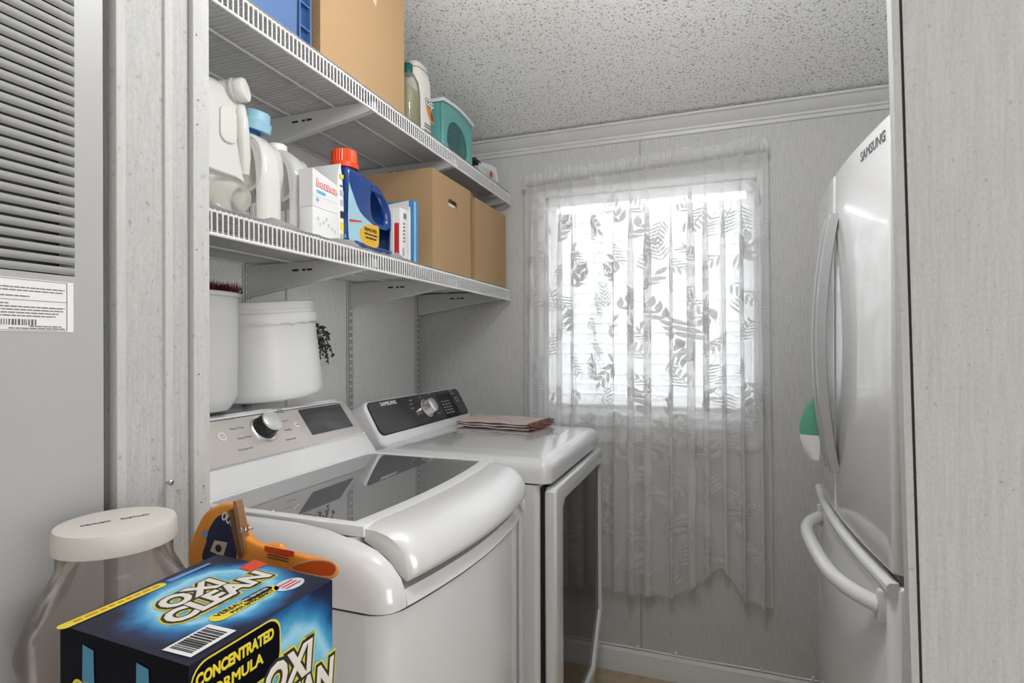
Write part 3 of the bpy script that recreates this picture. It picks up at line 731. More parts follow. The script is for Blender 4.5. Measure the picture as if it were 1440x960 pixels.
# ================================================================== WIRE SHELVES
SX, SY0, SY1 = -.867, .668, 2.362
SLOT = {}
def wire_shelf(zt, label):
    t_ = thing('wire_shelf', ((SX + XL) / 2, (SY0 + SY1) / 2, zt), label, 'shelf', 'wire shelves on wall rails')
    r = .0019
    w0 = MB().tube([(XL + .004, SY0 + .006, zt), (SX - .006, SY0 + .006, zt), (SX - .001, SY0 + .006, zt - .004), (SX, SY0 + .006, zt - .010), (SX, SY0 + .006, zt - .046)], r * .85, 5).build('cross_wire', M_WIRE, t_)
    n = int((SY1 - SY0 - .012) / .0125)
    for i in range(1, n + 1):
        c_ = w0.copy(); COL.objects.link(c_); c_.location = (0, i * .0125, 0)
    for x, z, rr in ((SX - .004, zt - .0045, .0026), (SX, zt - .048, .0034), (SX - .15, zt - .0052, .0030), (SX - .31, zt - .0052, .0030), (XL + .008, zt - .0052, .0030)):
        MB().tube([(x, SY0, z), (x, SY1, z)], rr, 8).build('long_rod', M_WIRE, t_)
    return t_
Z1, Z2 = 1.6215, 2.0515
sh1 = wire_shelf(Z1, 'lower white wire shelf on the wall above the washer, holding jugs and detergent')
sh2 = wire_shelf(Z2, 'upper white wire shelf near the ceiling, holding a crate and the closed cardboard box')
RY = [1.317, 1.823, 2.345]
for k, y in enumerate(RY):
    rl = thing('shelf_rail', (XL + .006, y, .75), ['white slotted wall rail beside the bucket on the washer', 'white slotted wall rail between the washer and the dryer', 'white slotted wall rail in the corner behind the dryer panel'][k], 'rail', 'slotted shelf rails')
    MB().box((XL, y - .0125, .75), (XL + .003, y + .0125, 2.2)).box((XL, y - .0125, .75), (XL + .012, y - .0095, 2.2)).box((XL, y + .0095, .75), (XL + .012, y + .0125, 2.2)).box((XL + .009, y - .0125, .75), (XL + .012, y + .0125, 2.2)).build('channel', M_WIRE, rl, bevel=.0008)
    sl = MB(); z = .9
    while z < 2.18:
        for dy in (-.0045, .0045): sl.box((XL + .0118, y + dy - .0016, z), (XL + .0124, y + dy + .0016, z + .017))
        z += .0265
    so = sl.build('slots', M_DARK, rl, 0); so['kind'] = 'stuff'
def bracket(zt, y, label):
    b = thing('shelf_bracket', (XL + .012, y, zt - .09), label, 'bracket', 'shelf brackets')
    x0, x1 = XL + .0125, SX - .012
    out = [(x0, zt - .105), (x0, zt - .010), (x1 - .02, zt - .010), (x1, zt - .014), (x1 + .002, zt - .034), (x1 - .03, zt - .040)]
    fr = frame((0, y, 0), (1, 0, 0), (0, 0, 1)) @ Matrix.Translation((0, 0, -.006))
    pbuild('bracket_arm', [out], .012, fr, M_BRKT, b, bevel=.0012)
    MB().add([(x0, y - .009, zt - .107), (x0, y + .009, zt - .107), (x1 - .03, y + .009, zt - .042), (x1 - .03, y - .009, zt - .042), (x1 + .002, y + .009, zt - .036), (x1 + .002, y - .009, zt - .036),
              (x0, y - .009, zt - .104), (x0, y + .009, zt - .104), (x1 - .03, y + .009, zt - .039), (x1 - .03, y - .009, zt - .039), (x1 + .002, y + .009, zt - .033), (x1 + .002, y - .009, zt - .033)],
             [(0, 1, 2, 3), (3, 2, 4, 5), (9, 8, 7, 6), (11, 10, 8, 9), (0, 3, 9, 6), (3, 5, 11, 9), (1, 7, 8, 2), (2, 8, 10, 4), (0, 6, 7, 1), (5, 4, 10, 11)]).build('bottom_flange', M_WIRE, b)
    for a, l_ in ((.17, .022), (.205, .012), (.222, .018)):
        box_obj('bracket_slot', (x0 + a, y - .0064, zt - .036), (x0 + a + l_, y - .0058, zt - .030), M_DARK, b)
nm = ['the lying bottle', 'the blue detergent', 'the small cardboard box']
for k, y in enumerate(RY):
    bracket(Z1, y, 'white bracket arm under the lower wire shelf, ' + ['above the white bucket', 'above the washer and dryer gap', 'against the window wall'][k])
    bracket(Z2, y, 'white bracket arm under the upper wire shelf, ' + ['beside the jug with the blue cap', 'behind the open cardboard box', 'against the window wall'][k])

# ---- white liner sheet along the lower shelf front
M_LINER = mat('liner_plastic', (.74, .74, .74), .5)
def liner(zt, y0, y1, wave, label):
    rows = []
    for j in range(7):
        rows.append([])
        for i in range(81):
            y = y0 + (y1 - y0) * i / 80
            wv = ((.5 + .5 * math.sin(y * 27 + 1.0)) ** 3 * .012 + .003 * math.sin(y * 90)) * wave * (1 if y < 1.55 else 0)
            x = [XL + .006, SX - .36, SX - .24, SX - .16, SX - .08, SX - .019, SX - .003][j]
            rows[-1].append(Vector((x, y, zt + .0032 + (max(0, wv) if j > 5 else 0))))
    b = MB().grid(rows); n = len(b.v); b.grid([[p + Vector((0, 0, .0008)) for p in r] for r in rows])
    tag(b.build('shelf_liner', M_LINER, None, 60), label, 'shelf liner')
liner(Z1, SY0 + .004, SY1 - .004, 1, 'thin white plastic liner with a wavy edge under the jugs on the lower wire shelf')
liner(Z2, SY0 + .004, SY1 - .004, 0, 'thin white plastic liner under the crate and box on the upper wire shelf')
Z1 += .0048; Z2 += .0048

# ================================================================== THINGS ON THE LOWER SHELF
def rr_loft(prof, c, n=5, xf=None):
    rings = []
    for z, hx, hy, r in prof:
        r = min(r, hx - .0005, hy - .0005)
        rings.append([Vector((c[0] + x, c[1] + y, c[2] + z)) for x, y in rrect(-hx, -hy, hx, hy, r, n)])
    if xf: rings = [[xf @ p for p in r] for r in rings]
    return MB().loft(rings)
M_JUG1 = sheer('milky_jug', (.90, .89, .85), .97, 1.35, split=.35)
M_JUG2 = sheer('hazy_jug', (.86, .86, .84), .80, 1.35, split=.4)
M_CAPW = mat('cap_white', (.72, .71, .67), .4)
# big milky jug: shoulder, side grip bulge, cap on a tilted neck
JX0, JX1, JY0, JY1 = -1.125, -.987, .848, .994
jx, jy = (JX0 + JX1) / 2, (JY0 + JY1) / 2; jhx, jhy = (JX1 - JX0) / 2, (JY1 - JY0) / 2
ja = thing('plastic_jug', (jx, jy, Z1), 'large milky white jug with a white cap and moulded handle behind the lying bottle', 'jug', 'jugs on the lower shelf')
jt = PX(320, 113, JX1 - .02).z - Z1
jp = [(0, jhx - .01, jhy - .01, .03), (.008, jhx - .001, jhy - .002, .035), (.03, jhx, jhy, .035), (.105, jhx, jhy, .035), (.125, jhx - .006, jhy - .005, .03), (.15, jhx - .008, jhy - .007, .03), (jt - .05, jhx - .008, jhy - .007, .03), (jt - .025, jhx - .012, jhy - .011, .04), (jt - .008, jhx - .026, jhy - .026, .04), (jt, jhx - .045, jhy - .045, .02)]
rr_loft(jp, (jx, jy, Z1)).build('body', M_JUG1, ja, 60)
p = PX(320, 175, JX1 - .008)
pbuild('grip_panel', [rrect(-.022, -.040, .022, .040, .018)], .006, frame((JX1 - .0085, p.y, p.z), (0, 1, 0), (0, 0, 1)), M_JUG1, ja, bevel=.0028, res=4)
hp_ = [PX(344, 245, JX1 - .012), PX(344, 220, JX1 - .006), PX(342, 195, JX1 - .002), PX(340, 170, JX1 - .002), PX(337, 150, JX1 - .012)]
MB().tube(hp_, .012, 12, rad=[.010, .013, .014, .014, .012]).build('handle', M_JUG1, ja, 60)
ax = Vector((.88, .38, .12)).normalized(); nf = ax.to_track_quat('Z', 'Y').to_matrix().to_4x4(); nf.translation = PX(329, 128, JX1 - .012) - ax * .012
MB().lathe([(.024, -.02), (.024, .010), (.027, .011), (.027, .016), (.022, .017)], 28, nf).build('neck', M_JUG1, ja)
MB().lathe([(.0245, .017), (.0255, .019), (.0255, .036), (.0235, .039), (.001, .0395)], 32, nf).build('cap', M_CAPW, ja)
# clear bottle lying along the shelf, rounded base towards the window
lbm = sheer('clear_bottle', (.74, .72, .64), .55, 1.45)
lbt = thing('lying_bottle', (-.925, .79, Z1), 'clear plastic bottle lying on its side in front of the milky jug', 'bottle')
bf = Matrix.Translation((-.931, .902, Z1 + .0455)) @ Matrix.Diagonal((.88, 1, .88, 1)) @ Matrix.Rotation(PI / 2, 4, 'X')
MB().lathe([(.004, .010), (.016, .006), (.026, .0), (.038, .004), (.046, .014), (.0505, .032), (.0505, .15), (.046, .165), (.03, .19), (.016, .205), (.015, .222)], 36, bf).build('body', lbm, lbt, 60)
MB().lathe([(.016, .2225), (.0165, .224), (.0165, .236), (.001, .237)], 24, bf).build('cap', M_CAPW, lbt)
# jug with pale blue cap
def flat_jug(cx, y0, y1, h, d, label, m, bev):
    cy = (y0 + y1) / 2; hy = (y1 - y0) / 2
    t_ = thing('plastic_jug', (cx, cy, Z1), label, 'jug', 'jugs on the lower shelf')
    hx = d / 2
    out = smooth_pts([(-hx, .0), (hx * .96, 0), (hx, .012), (hx, h * .35), (hx * .97, h * .6), (hx * .80, h * .82), (hx * .40, h * .95), (hx * .05, h), (-hx * .45, h), (-hx * .8, h * .9), (-hx, h * .75)], 4)
    out = [(a_, max(b_, .0006)) for a_, b_ in out]
    hole = smooth_pts([(hx * .22, h * .50), (hx * .52, h * .52), (hx * .60, h * .66), (hx * .48, h * .80), (hx * .22, h * .82), (hx * .14, h * .66)], 4)
    fr = frame((cx, cy + hy, Z1), (1, 0, 0), (0, 0, 1))
    pbuild('body', [out, hole], 2 * hy, fr, m, t_, bevel=bev, res=4)
    return t_, cx, cy, hx, hy, h
jb = flat_jug(-1.034, 1.004, 1.071, .245, .135, 'hazy white jug with a pale blue cap on the lower shelf', M_JUG1, .022)
t_, cx, cy, hx, hy, h = jb
M_LBLUE = mat('cap_pale_blue', (.26, .47, .58), .45); M_DBLUE = mat('cap_blue', (.02, .12, .45), .4)
MB().lathe([(.026, 0), (.026, .02)], 28, Matrix.Translation((cx - .006, cy - .004, Z1 + h - .004))).build('neck', M_DBLUE, t_)
MB().lathe([(.037, 0), (.037, .020), (.033, .023), (.031, .026), (.030, .040), (.027, .044), (.001, .045)], 36, Matrix.Translation((cx + .008, cy - .002, Z1 + h + .006)) @ Matrix.Rotation(math.radians(14), 4, 'Y')).build('cap', M_LBLUE, t_)
q = flat_jug(-1.0, 1.075, 1.131, .222, .126, 'translucent grey jug with an open grip beside the dryer sheet boxes', M_JUG2, .020)
MB().lathe([(.024, 0), (.024, .018), (.022, .02), (.001, .0205)], 28, Matrix.Translation((q[1] - .02, q[2], Z1 + q[5] - .004))).build('cap', M_CAPW, q[0])
# two dryer sheet boxes, one on the other
M_RED = mat('print_red', (.55, .03, .03), .5); M_CYAN = mat('print_cyan', (.10, .40, .62), .5); M_BOXW = mat('box_white', (.70, .70, .70), .5)
FXR = lambda y, z, x: frame((x, y, z), (0, 1, 0), (0, 0, 1))
b2 = thing('dryer_sheet_box', (-.912, 1.125, Z1), 'white embossed dryer sheet box at the bottom of the pair', 'box', 'dryer sheet boxes')
box_obj('carton', (-.931, 1.078, Z1), (-.892, 1.172, Z1 + .072), M_BOXW, b2, bevel=.001)
pm = MB()
for k, (dy, dz) in enumerate(((-.024, .046), (-.018, .034), (-.008, .040), (0, .05), (.006, .036), (.016, .030), (.024, .026))):
    pm.add([FXR(1.128 + dy * 1.3, Z1 + dz, -.8915) @ Vector((.004 * math.cos(a * PI / 4), .005 * math.sin(a * PI / 4), 0)) for a in range(8)], [tuple(range(8))])
pm.build('faint_print', mat('print_pale', (.52, .52, .53), .5), b2, 0)
b1 = thing('dryer_sheet_box', (-.912, 1.125, Z1 + .0725), 'white dryer sheet box with red lettering, uppermost of the pair', 'box', 'dryer sheet boxes')
zb = Z1 + .0725
MB().loft([[Vector((x, 1.078, z)), Vector((x, 1.172, z)), Vector((x, 1.172, z + .070)), Vector((x, 1.078, z + .090))] for x, z in ((-.931, zb), (-.892, zb))]).build('carton', M_BOXW, b1, 0)
text('bounce', .026, frame((-.8914, 1.130, zb + .056), (0, 1, -.06), (0, 0, 1)), M_RED, b1, 'brand_lettering', bold=.0016)
text('bounce', .026, frame((-.8910, 1.130, zb + .056), (0, 1, -.06), (0, 0, 1)), M_PAPER, b1, 'brand_lettering', depth=.0004)
pbuild('blue_stripe', [[(-.026, 0), (.006, 0), (.006, .007), (-.026, .007)]], .0004, frame((-.8918, 1.118, zb + .033), (0, 1, -.06), (0, 0, 1)), M_CYAN, b1)
MB().lathe([(.005, 0), (.005, .0004)], 16, FXR(1.095, zb + .018, -.8918)).build('blue_seal', mat('print_blue', (.25, .33, .55), .5), b1)
box_obj('fold_line', (-.8921, 1.078, zb + .026), (-.8916, 1.172, zb + .0265), mat('fold_grey', (.4, .4, .4), .6), b1)
# wrapped pouch standing beside them
pc = thing('laundry_pouch', (-.97, 1.187, Z1), 'white pouch with yellow and black print squeezed beside the blue detergent bottle', 'pouch')
rr_loft([(0, .068, .008, .006), (.02, .070, .011, .006), (.10, .070, .012, .006), (.17, .068, .009, .006), (.195, .066, .004, .003), (.205, .067, .0015, .001)], (-.962, 1.1875, Z1)).build('bag', M_BOXW, pc, 60)
for dz, h_, m_ in ((.172, .010, mat('print_yellow', (.72, .62, .05), .5)), (.148, .002, M_INK), (.13, .012, mat('print_grey2', (.4, .45, .5), .5)), (.105, .014, MATS['print_grey2']), (.075, .018, M_INK), (.045, .022, MATS['print_yellow']), (.02, .012, mat('print_green', (.35, .45, .2), .5))):
    box_obj('print_band', (-.8935, 1.181, Z1 + dz - h_ / 2), (-.8912, 1.194, Z1 + dz + h_ / 2), m_, pc)
# blue detergent bottle with red orange cap
db = thing('detergent_bottle', (-.935, 1.315, Z1), 'glossy blue detergent bottle with red orange cap and yellow label', 'bottle')
def dz_(px, py): p = PX(px, py, -.895); return (p.y - 1.315, p.z - Z1)
out = smooth_pts([(-.100, .002), (.090, .0), (.105, .012), (.109, .06), (.113, .10), (.108, .135), (.086, .165), (.050, .188), (.010, .200), (-.030, .207), (-.072, .212), (-.100, .205), (-.104, .17), (-.106, .08)], 4)
out = [(a_, max(b_, .0006)) for a_, b_ in out]
hole = smooth_pts([(.018, .100), (.060, .090), (.080, .102), (.070, .135), (.040, .163), (.014, .170), (.008, .135)], 4)
M_BLUE = mat('detergent_blue', (.004, .040, .20), .20, coat=.5)
fr = FXR(1.315, Z1, -.975)
pbuild('body', [out, hole], .066, off(fr, 0, 0, .019), M_BLUE, db, bevel=.018, res=5)
lab = smooth_pts([(-.102, .155), (-.092, .150), (-.055, .100), (.0, .078), (.026, .073), (.030, .068), (.022, .03), (-.02, .018), (-.07, .02), (-.103, .022)], 3)
pbuild('front_label', [lab], .001, off(fr, 0, 0, .0848), mat('label_pale_blue', (.30, .50, .58), .4), db)
yl_ = smooth_pts([(-.055, .052), (-.030, .072), (.010, .080), (.032, .078), (.034, .05), (.028, .022), (-.01, .018), (-.045, .025)], 4)
pbuild('yellow_badge', [yl_], .0008, off(fr, 0, -.004, .0858), mat('badge_yellow', (.62, .36, .02), .45), db)
text('REMOVES', .0135, off(fr, -.007, .058, .0872), M_INK, db, bold=.0002)
sl_ = MB()
for yy, segs in ((.046, ((-.036, -.020), (-.018, -.004), (-.002, .006), (.008, .024))), (.036, ((-.030, -.016), (-.014, .002), (.004, .020)))):
    for x0_, x1_ in segs: sl_.box((x0_, yy - .0022, 0), (x1_, yy + .0022, .0003), off(fr, 0, 0, .0870))
sl_.build('small_print', M_INK, db, 0)
pbuild('red_stripe', [[(-.10, .060), (-.045, .066), (-.048, .062), (-.10, .053)]], .0006, off(fr, 0, .01, .0858), M_RED, db)
CM = Matrix.Translation((-.9275, 1.315 - .070, Z1 + .207))
MB().lathe([(.030, -.004), (.030, .004)], 32, CM).build('collar', M_BLUE, db)
cp = []
for r, z, k in ((.037, .003, 0), (.0375, .006, 0), (.0375, .016, 0), (.033, .018, 1), (.0325, .045, 1), (.031, .050, 1), (.029, .0515, 0), (.001, .0518, 0)):
    cp.append([CM @ Vector(((r + (.0009 * math.cos(j * PI) if k else 0)) * math.cos(2 * PI * j / 56), (r + (.0009 * math.cos(j * PI) if k else 0)) * math.sin(2 * PI * j / 56), z)) for j in range(56)])
MB().loft(cp).build('cap', mat('cap_red_orange', (.72, .065, .012), .35), db, 30)
# cards and slim boxes in front of the open carton
tag(rr_loft([(0, .05, .002, .001), (.14, .05, .002, .001)], (-.945, 1.437, Z1)).build('white_card', M_BOXW), 'thin white card standing right behind the blue detergent bottle', 'card')
sb = thing('software_box', (-.945, 1.5, Z1), 'slim white and red box standing upright among the cards', 'box')
box_obj('carton', (-.995, 1.487, Z1), (-.905, 1.538, Z1 + .165), M_BOXW, sb, bevel=.0008)
box_obj('red_panel', (-.994, 1.4863, Z1 + .012), (-.908, 1.4868, Z1 + .118), M_RED, sb)
nf_ = frame((-.945, 1.4862, Z1 + .066), (0, 0, 1), (-1, 0, 0))
bars = MB()
for k in range(9): bars.box((-.9049, 1.500, Z1 + .020 + k * .0028), (-.9045, 1.512, Z1 + .0213 + k * .0028))
bars.box((-.9049, 1.508, Z1 + .135), (-.9045, 1.524, Z1 + .152))
for k in range(6): bars.box((-.9049, 1.505, Z1 + .062 + k * .011), (-.9045, 1.517, Z1 + .067 + k * .011))
bars.build('spine_print', M_GREYINK, sb, 0)
pk = MB()
for k in range(7): pk.box((-.955, 1.4858, Z1 + .022 + k * .0125), (-.935 + .006 * (k % 2), 1.4862, Z1 + .029 + k * .0125))
pk.build('red_panel_print', mat('print_pink', (.62, .33, .31), .5), sb, 0)
for k in range(3): box_obj('print_line', (-.985, 1.4863, Z1 + .132 + k * .006), (-.955, 1.4868, Z1 + .134 + k * .006), M_GREYINK, sb)
en = thing('mailing_envelope', (-.96, 1.548, Z1), 'white padded envelope with a flap standing behind the slim red box', 'envelope')
rr_loft([(0, .060, .004, .003), (.02, .062, .006, .003), (.15, .062, .006, .003), (.18, .062, .003, .002)], (-.967, 1.5475, Z1)).build('envelope_body', M_BOXW, en, 60)
MB().grid([[Vector((-1.03 + .125 * i / 6, 1.5405 - .001 * j / 4, Z1 + .187 + .012 * (i / 6) - .03 * j / 4)) for i in range(7)] for j in range(5)]).build('flap', mat('flap_white', (.66, .66, .67), .6), en, 60)
bb = thing('blue_book', (-.96, 1.575, Z1), 'slim bright blue box standing against the open carton', 'box')
box_obj('carton', (-1.02, 1.560, Z1), (-.899, 1.588, Z1 + .205), mat('box_blue', (.05, .22, .48), .4), bb, bevel=.001)
box_obj('spine_stripe', (-.8989, 1.562, Z1 + .01), (-.8985, 1.572, Z1 + .2), mat('box_cyan', (.25, .5, .65), .4), bb)

# cartons
def carton(name, x0, x1, y0, y1, z0, h, label, hole=None, open_top=False, th=.005):
    c = thing(name, ((x0 + x1) / 2, (y0 + y1) / 2, z0), label, 'box', 'brown cardboard boxes')
    FXF = frame((x1 - th, 0, 0), (0, 1, 0), (0, 0, 1))
    outl = [[(y0, z0), (y1, z0), (y1, z0 + h), (y0, z0 + h)]]
    if hole: outl.append(hole)
    pbuild('front_panel', outl, th, FXF, M_CARD, c)
    box_obj('side_panel', (x0, y0, z0), (x1 - th, y0 + th, z0 + h), M_CARD, c)
    box_obj('side_panel', (x0, y1 - th, z0), (x1 - th, y1, z0 + h), M_CARD, c)
    box_obj('back_panel', (x0, y0 + th, z0), (x0 + th, y1 - th, z0 + h), M_CARD, c)
    box_obj('bottom_panel', (x0 + th, y0 + th, z0), (x1 - th, y1 - th, z0 + th), M_CARD, c)
    if not open_top: box_obj('top_panel', (x0 + th, y0 + th, z0 + h - th), (x1 - th, y1 - th, z0 + h), M_CARD, c)
    return c
hy_, hz_ = 1.835, Z1 + .268
p = PX(637, 287, -.888)
hole = [(p.y + a, p.z + b) for a, b in rrect(-.038, -.013, .038, .013, .012)]
c1 = carton('cardboard_box', -1.19, -.888, 1.664, 1.972, Z1, .338, 'open brown cardboard box with an oval hand hole in its front', hole, True)
MB().add([(-.893, 1.973, Z1 + .02), (-.888, 1.973, Z1 + .02), (-.890, 1.994, Z1 + .335), (-.895, 1.994, Z1 + .335), (-1.1, 1.973, Z1 + .02), (-1.1, 1.994, Z1 + .335), (-.888, 1.976, Z1 + .02), (-.890, 2.000, Z1 + .335), (-1.1, 1.976, Z1 + .02), (-1.1, 2.000, Z1 + .335)],
         [(4, 1, 2, 5), (6, 8, 9, 7), (1, 6, 7, 2), (5, 2, 7, 9), (4, 8, 6, 1), (4, 5, 9, 8)]).build('side_flap', M_CARDD, c1)
box_obj('packing_paper', (-1.12, 1.78, p.z - .05), (-.90, 1.90, p.z + .004), M_PAPER, c1)
c2 = carton('cardboard_box', -1.24, -.886, 2.008, 2.352, Z1, .325, 'plain closed brown cardboard box against the window wall')
# THINGS ON THE UPPER SHELF
c3 = carton('cardboard_box', -1.24, -.888, 1.102, 1.486, Z2, .395, 'tall closed brown cardboard box beside the blue crate')
p = PX(525, 3, -.888)
MB().add([(-.8878, p.y - .02, p.z + .03), (-.8878, p.y + .02, p.z + .03), (-.8878, p.y + .012, p.z - .006), (-.8878, p.y - .016, p.z + .012)], [(0, 1, 2, 3)]).build('torn_patch', mat('card_pale', (.62, .47, .28), .8), c3, 0)
cr = thing('plastic_crate', (-1.05, .88, Z2), 'blue plastic storage crate with ribbed corners on the upper shelf', 'crate')
M_CRATE = mat('crate_blue', (.012, .055, .19), .4)
CY0, CY1, CZ = .69, 1.075, .27
cm = MB()
cm.box((-1.25, CY0, Z2), (-.90, CY1, Z2 + .006)); cm.box((-1.25, CY0, Z2), (-1.244, CY1, Z2 + CZ)); cm.box((-1.25, CY0, Z2), (-.90, CY0 + .006, Z2 + CZ)); cm.box((-1.25, CY1 - .006, Z2), (-.90, CY1, Z2 + CZ)); cm.box((-.906, CY0, Z2), (-.90, CY1, Z2 + CZ))
cm.build('tub', M_CRATE, cr)
fp_ = FXR(0, Z2, -.900)
pbuild('front_face', [[(CY0 + .04, 0.0), (CY1 - .05, 0.0), (CY1 - .044, CZ - .03), (CY0 + .034, CZ - .03)]], .010, fp_, mat('crate_blue_light', (.085, .16, .33), .45), cr, bevel=.003)
rb = MB()
for y in (CY1 - .040, CY1 - .004): rb.box((-.901, y - .0018, Z2), (-.890, y + .0018, Z2 + CZ))
for z in (.045, .10, .155, .21): rb.box((-.901, CY1 - .040, Z2 + z), (-.891, CY1, Z2 + z + .003))
rb.build('corner_ribs', MATS['crate_blue_light'], cr)
box_obj('rim', (-.905, CY0, Z2 + CZ - .012), (-.884, CY1, Z2 + CZ), M_CRATE, cr, bevel=.003)
gb = thing('soap_bottle', (-.918, 1.556, Z2), 'clear bottle of pale yellow liquid with a dark green cap', 'bottle')
rr_loft([(0, .030, .036, .02), (.006, .034, .040, .024), (.11, .033, .039, .024), (.15, .030, .034, .024), (.172, .022, .022, .02), (.178, .014, .014, .0135)], (-.918, 1.558, Z2)).build('body', tinted('clear_pet', (.93, .93, .90), (.75, .75, .70), .30, 1.4), gb, 60)
rr_loft([(.004, .030, .036, .02), (.008, .032, .038, .023), (.118, .031, .037, .023), (.1185, .02, .02, .015)], (-.918, 1.558, Z2)).build('liquid', tinted('yellow_soap', (.80, .78, .45), (.60, .58, .26), .6, 1.3), gb, 60)
MB().lathe([(.016, .172), (.0165, .174), (.0165, .202), (.015, .205), (.001, .2055)], 28, Matrix.Translation((-.918, 1.556, Z2))).build('cap', mat('cap_green', (.006, .09, .07), .4, spec=.3), gb)
cpb = thing('shampoo_bottle', (-.945, 1.662, Z2), 'white shampoo bottle with dark brown brand lettering and an orange almond picture', 'bottle')
M_SHAM = mat('shampoo_white', (.66, .63, .59), .35)
rr_loft([(0, .030, .050, .028), (.006, .034, .056, .03), (.03, .035, .058, .033), (.17, .035, .058, .033), (.205, .033, .054, .03), (.228, .030, .048, .028), (.236, .024, .040, .024)], (-.945, 1.662, Z2)).build('body', M_SHAM, cpb, 60)
rr_loft([(.236, .027, .044, .026), (.252, .026, .043, .026), (.256, .022, .038, .022)], (-.945, 1.662, Z2)).build('cap', mat('shampoo_cap', (.60, .57, .53), .4), cpb, 60)
sf = FXR(1.662, Z2, -.9097)
text('cap', .042, off(sf, .024, .135, .0002), M_INK, cpb, 'brand_lettering', bold=.003)
text('cap', .042, off(sf, .024, .135, .0006), M_PAPER, cpb, 'brand_lettering', bold=.0004)
pbuild('almond_picture', [smooth_pts([(0, .120), (.030, .115), (.052, .095), (.050, .070), (.030, .075), (.010, .095)], 4)], .0006, sf, mat('almond_orange', (.55, .20, .05), .5), cpb)
pbuild('almond_picture', [smooth_pts([(.030, .105), (.045, .10), (.048, .08), (.036, .082)], 4)], .0006, off(sf, 0, 0, .0008), mat('almond_brown', (.16, .05, .02), .5), cpb)
pl_ = MB()
for k, (a, b) in enumerate(((-.012, .046), (-.012, .036), (-.012, .05), (-.012, .044))): pl_.box((a, .052 - k * .009 - (.004 if k > 1 else 0), 0), (b, .057 - k * .009 - (.004 if k > 1 else 0), .0005), sf)
pl_.build('small_print', M_GREYINK, cpb, 0)
tb_ = thing('teal_bin', (-1.03, 1.88, Z2), 'translucent teal storage bin with a curved white lid', 'bin')
M_TEAL = tinted('teal_plastic', (.55, .88, .85), (.27, .72, .68), .75, 1.4, .15)
arc = [(1.752, 0), (2.004, 0)] + [(2.004 - (2.004 - 1.752) * i / 10, .165 + .012 * math.sin(PI * i / 10)) for i in range(11)]
pbuild('bin_body', [arc, [(y_, z_) for y_, z_ in smooth_pts([(1.80, .02), (1.95, .02), (1.955, .09), (1.90, .125), (1.84, .125), (1.795, .09)], 3)]], .012, FXR(0, Z2, -.905), M_TEAL, tb_, bevel=.003)
pbuild('bin_window', [smooth_pts([(1.80, .02), (1.95, .02), (1.955, .09), (1.90, .125), (1.84, .125), (1.795, .09)], 3)], .006, FXR(0, Z2, -.906), tinted('teal_clear', (.62, .88, .86), (.14, .55, .53), .32, 1.4, .1), tb_)
MB().box((-1.2, 1.752, Z2), (-.905, 1.757, Z2 + .165)).box((-1.2, 1.999, Z2), (-.905, 2.004, Z2 + .165)).box((-1.2, 1.752, Z2), (-1.195, 2.004, Z2 + .165)).box((-1.2, 1.752, Z2), (-.905, 2.004, Z2 + .004)).build('bin_shell', M_TEAL, tb_)
MB().loft([[Vector((x, y, Z2 + z)) for x in (-.888, -1.2)] + [Vector((x, y, Z2 + z + .012)) for x in (-1.2, -.888)] for y, z in [(1.748 + (2.008 - 1.748) * i / 10, .1665 + .012 * math.sin(PI * i / 10)) for i in range(11)]]).build('lid', mat('lid_pale', (.60, .66, .66), .35), tb_, 60)
cnt = thing('fabric_roll', (-1.0, 1.87, Z2 + .006), 'small red and pale rolls of cloth inside the teal bin', 'cloth')
MB().tube([(-.99, 1.80, Z2 + .035), (-.97, 1.88, Z2 + .037), (-.99, 1.96, Z2 + .035)], .027, 14).build('roll', mat('roll_pale', (.55, .6, .58), .7), cnt)
MB().tube([(-.955, 1.84, Z2 + .076), (-.945, 1.90, Z2 + .078), (-.955, 1.95, Z2 + .074)], .013, 12).build('red_roll', mat('roll_red', (.40, .07, .08), .7), cnt)
pp = thing('paper_packet', (-.93, 2.14, Z2), 'crumpled white paper packet with a red mark at the end of the upper shelf', 'packet')
def sheet(a, b, c, d, bulge, n=6):
    a, b, c, d = map(Vector, (a, b, c, d)); nn = (b - a).cross(d - a).normalized()
    return MB().grid([[a.lerp(b, i / n).lerp(d.lerp(c, i / n), j / n) + nn * bulge * math.sin(PI * i / n) * math.sin(PI * j / n + i * .8) for i in range(n + 1)] for j in range(n + 1)])
sheet((-.90, 2.10, Z2 + .010), (-.90, 2.30, Z2 + .035), (-.93, 2.345, Z2 + .115), (-.99, 2.16, Z2 + .120), .008).build('back_sheet', M_PAPER, pp, 60)
sheet((-.885, 2.05, Z2 + .004), (-.886, 2.25, Z2 + .004), (-.895, 2.24, Z2 + .060), (-.90, 2.08, Z2 + .055), .006).build('front_sheet', mat('packet_grey', (.55, .56, .53), .5), pp, 60)
MB().lathe([(.014, 0), (.014, .0006)], 18, FXR(2.165, Z2 + .028, -.880)).build('red_mark', M_RED, pp)
box_obj('black_clip', (-.94, 2.045, Z2 + .050), (-.90, 2.105, Z2 + .066), M_INK, pp, bevel=.004)

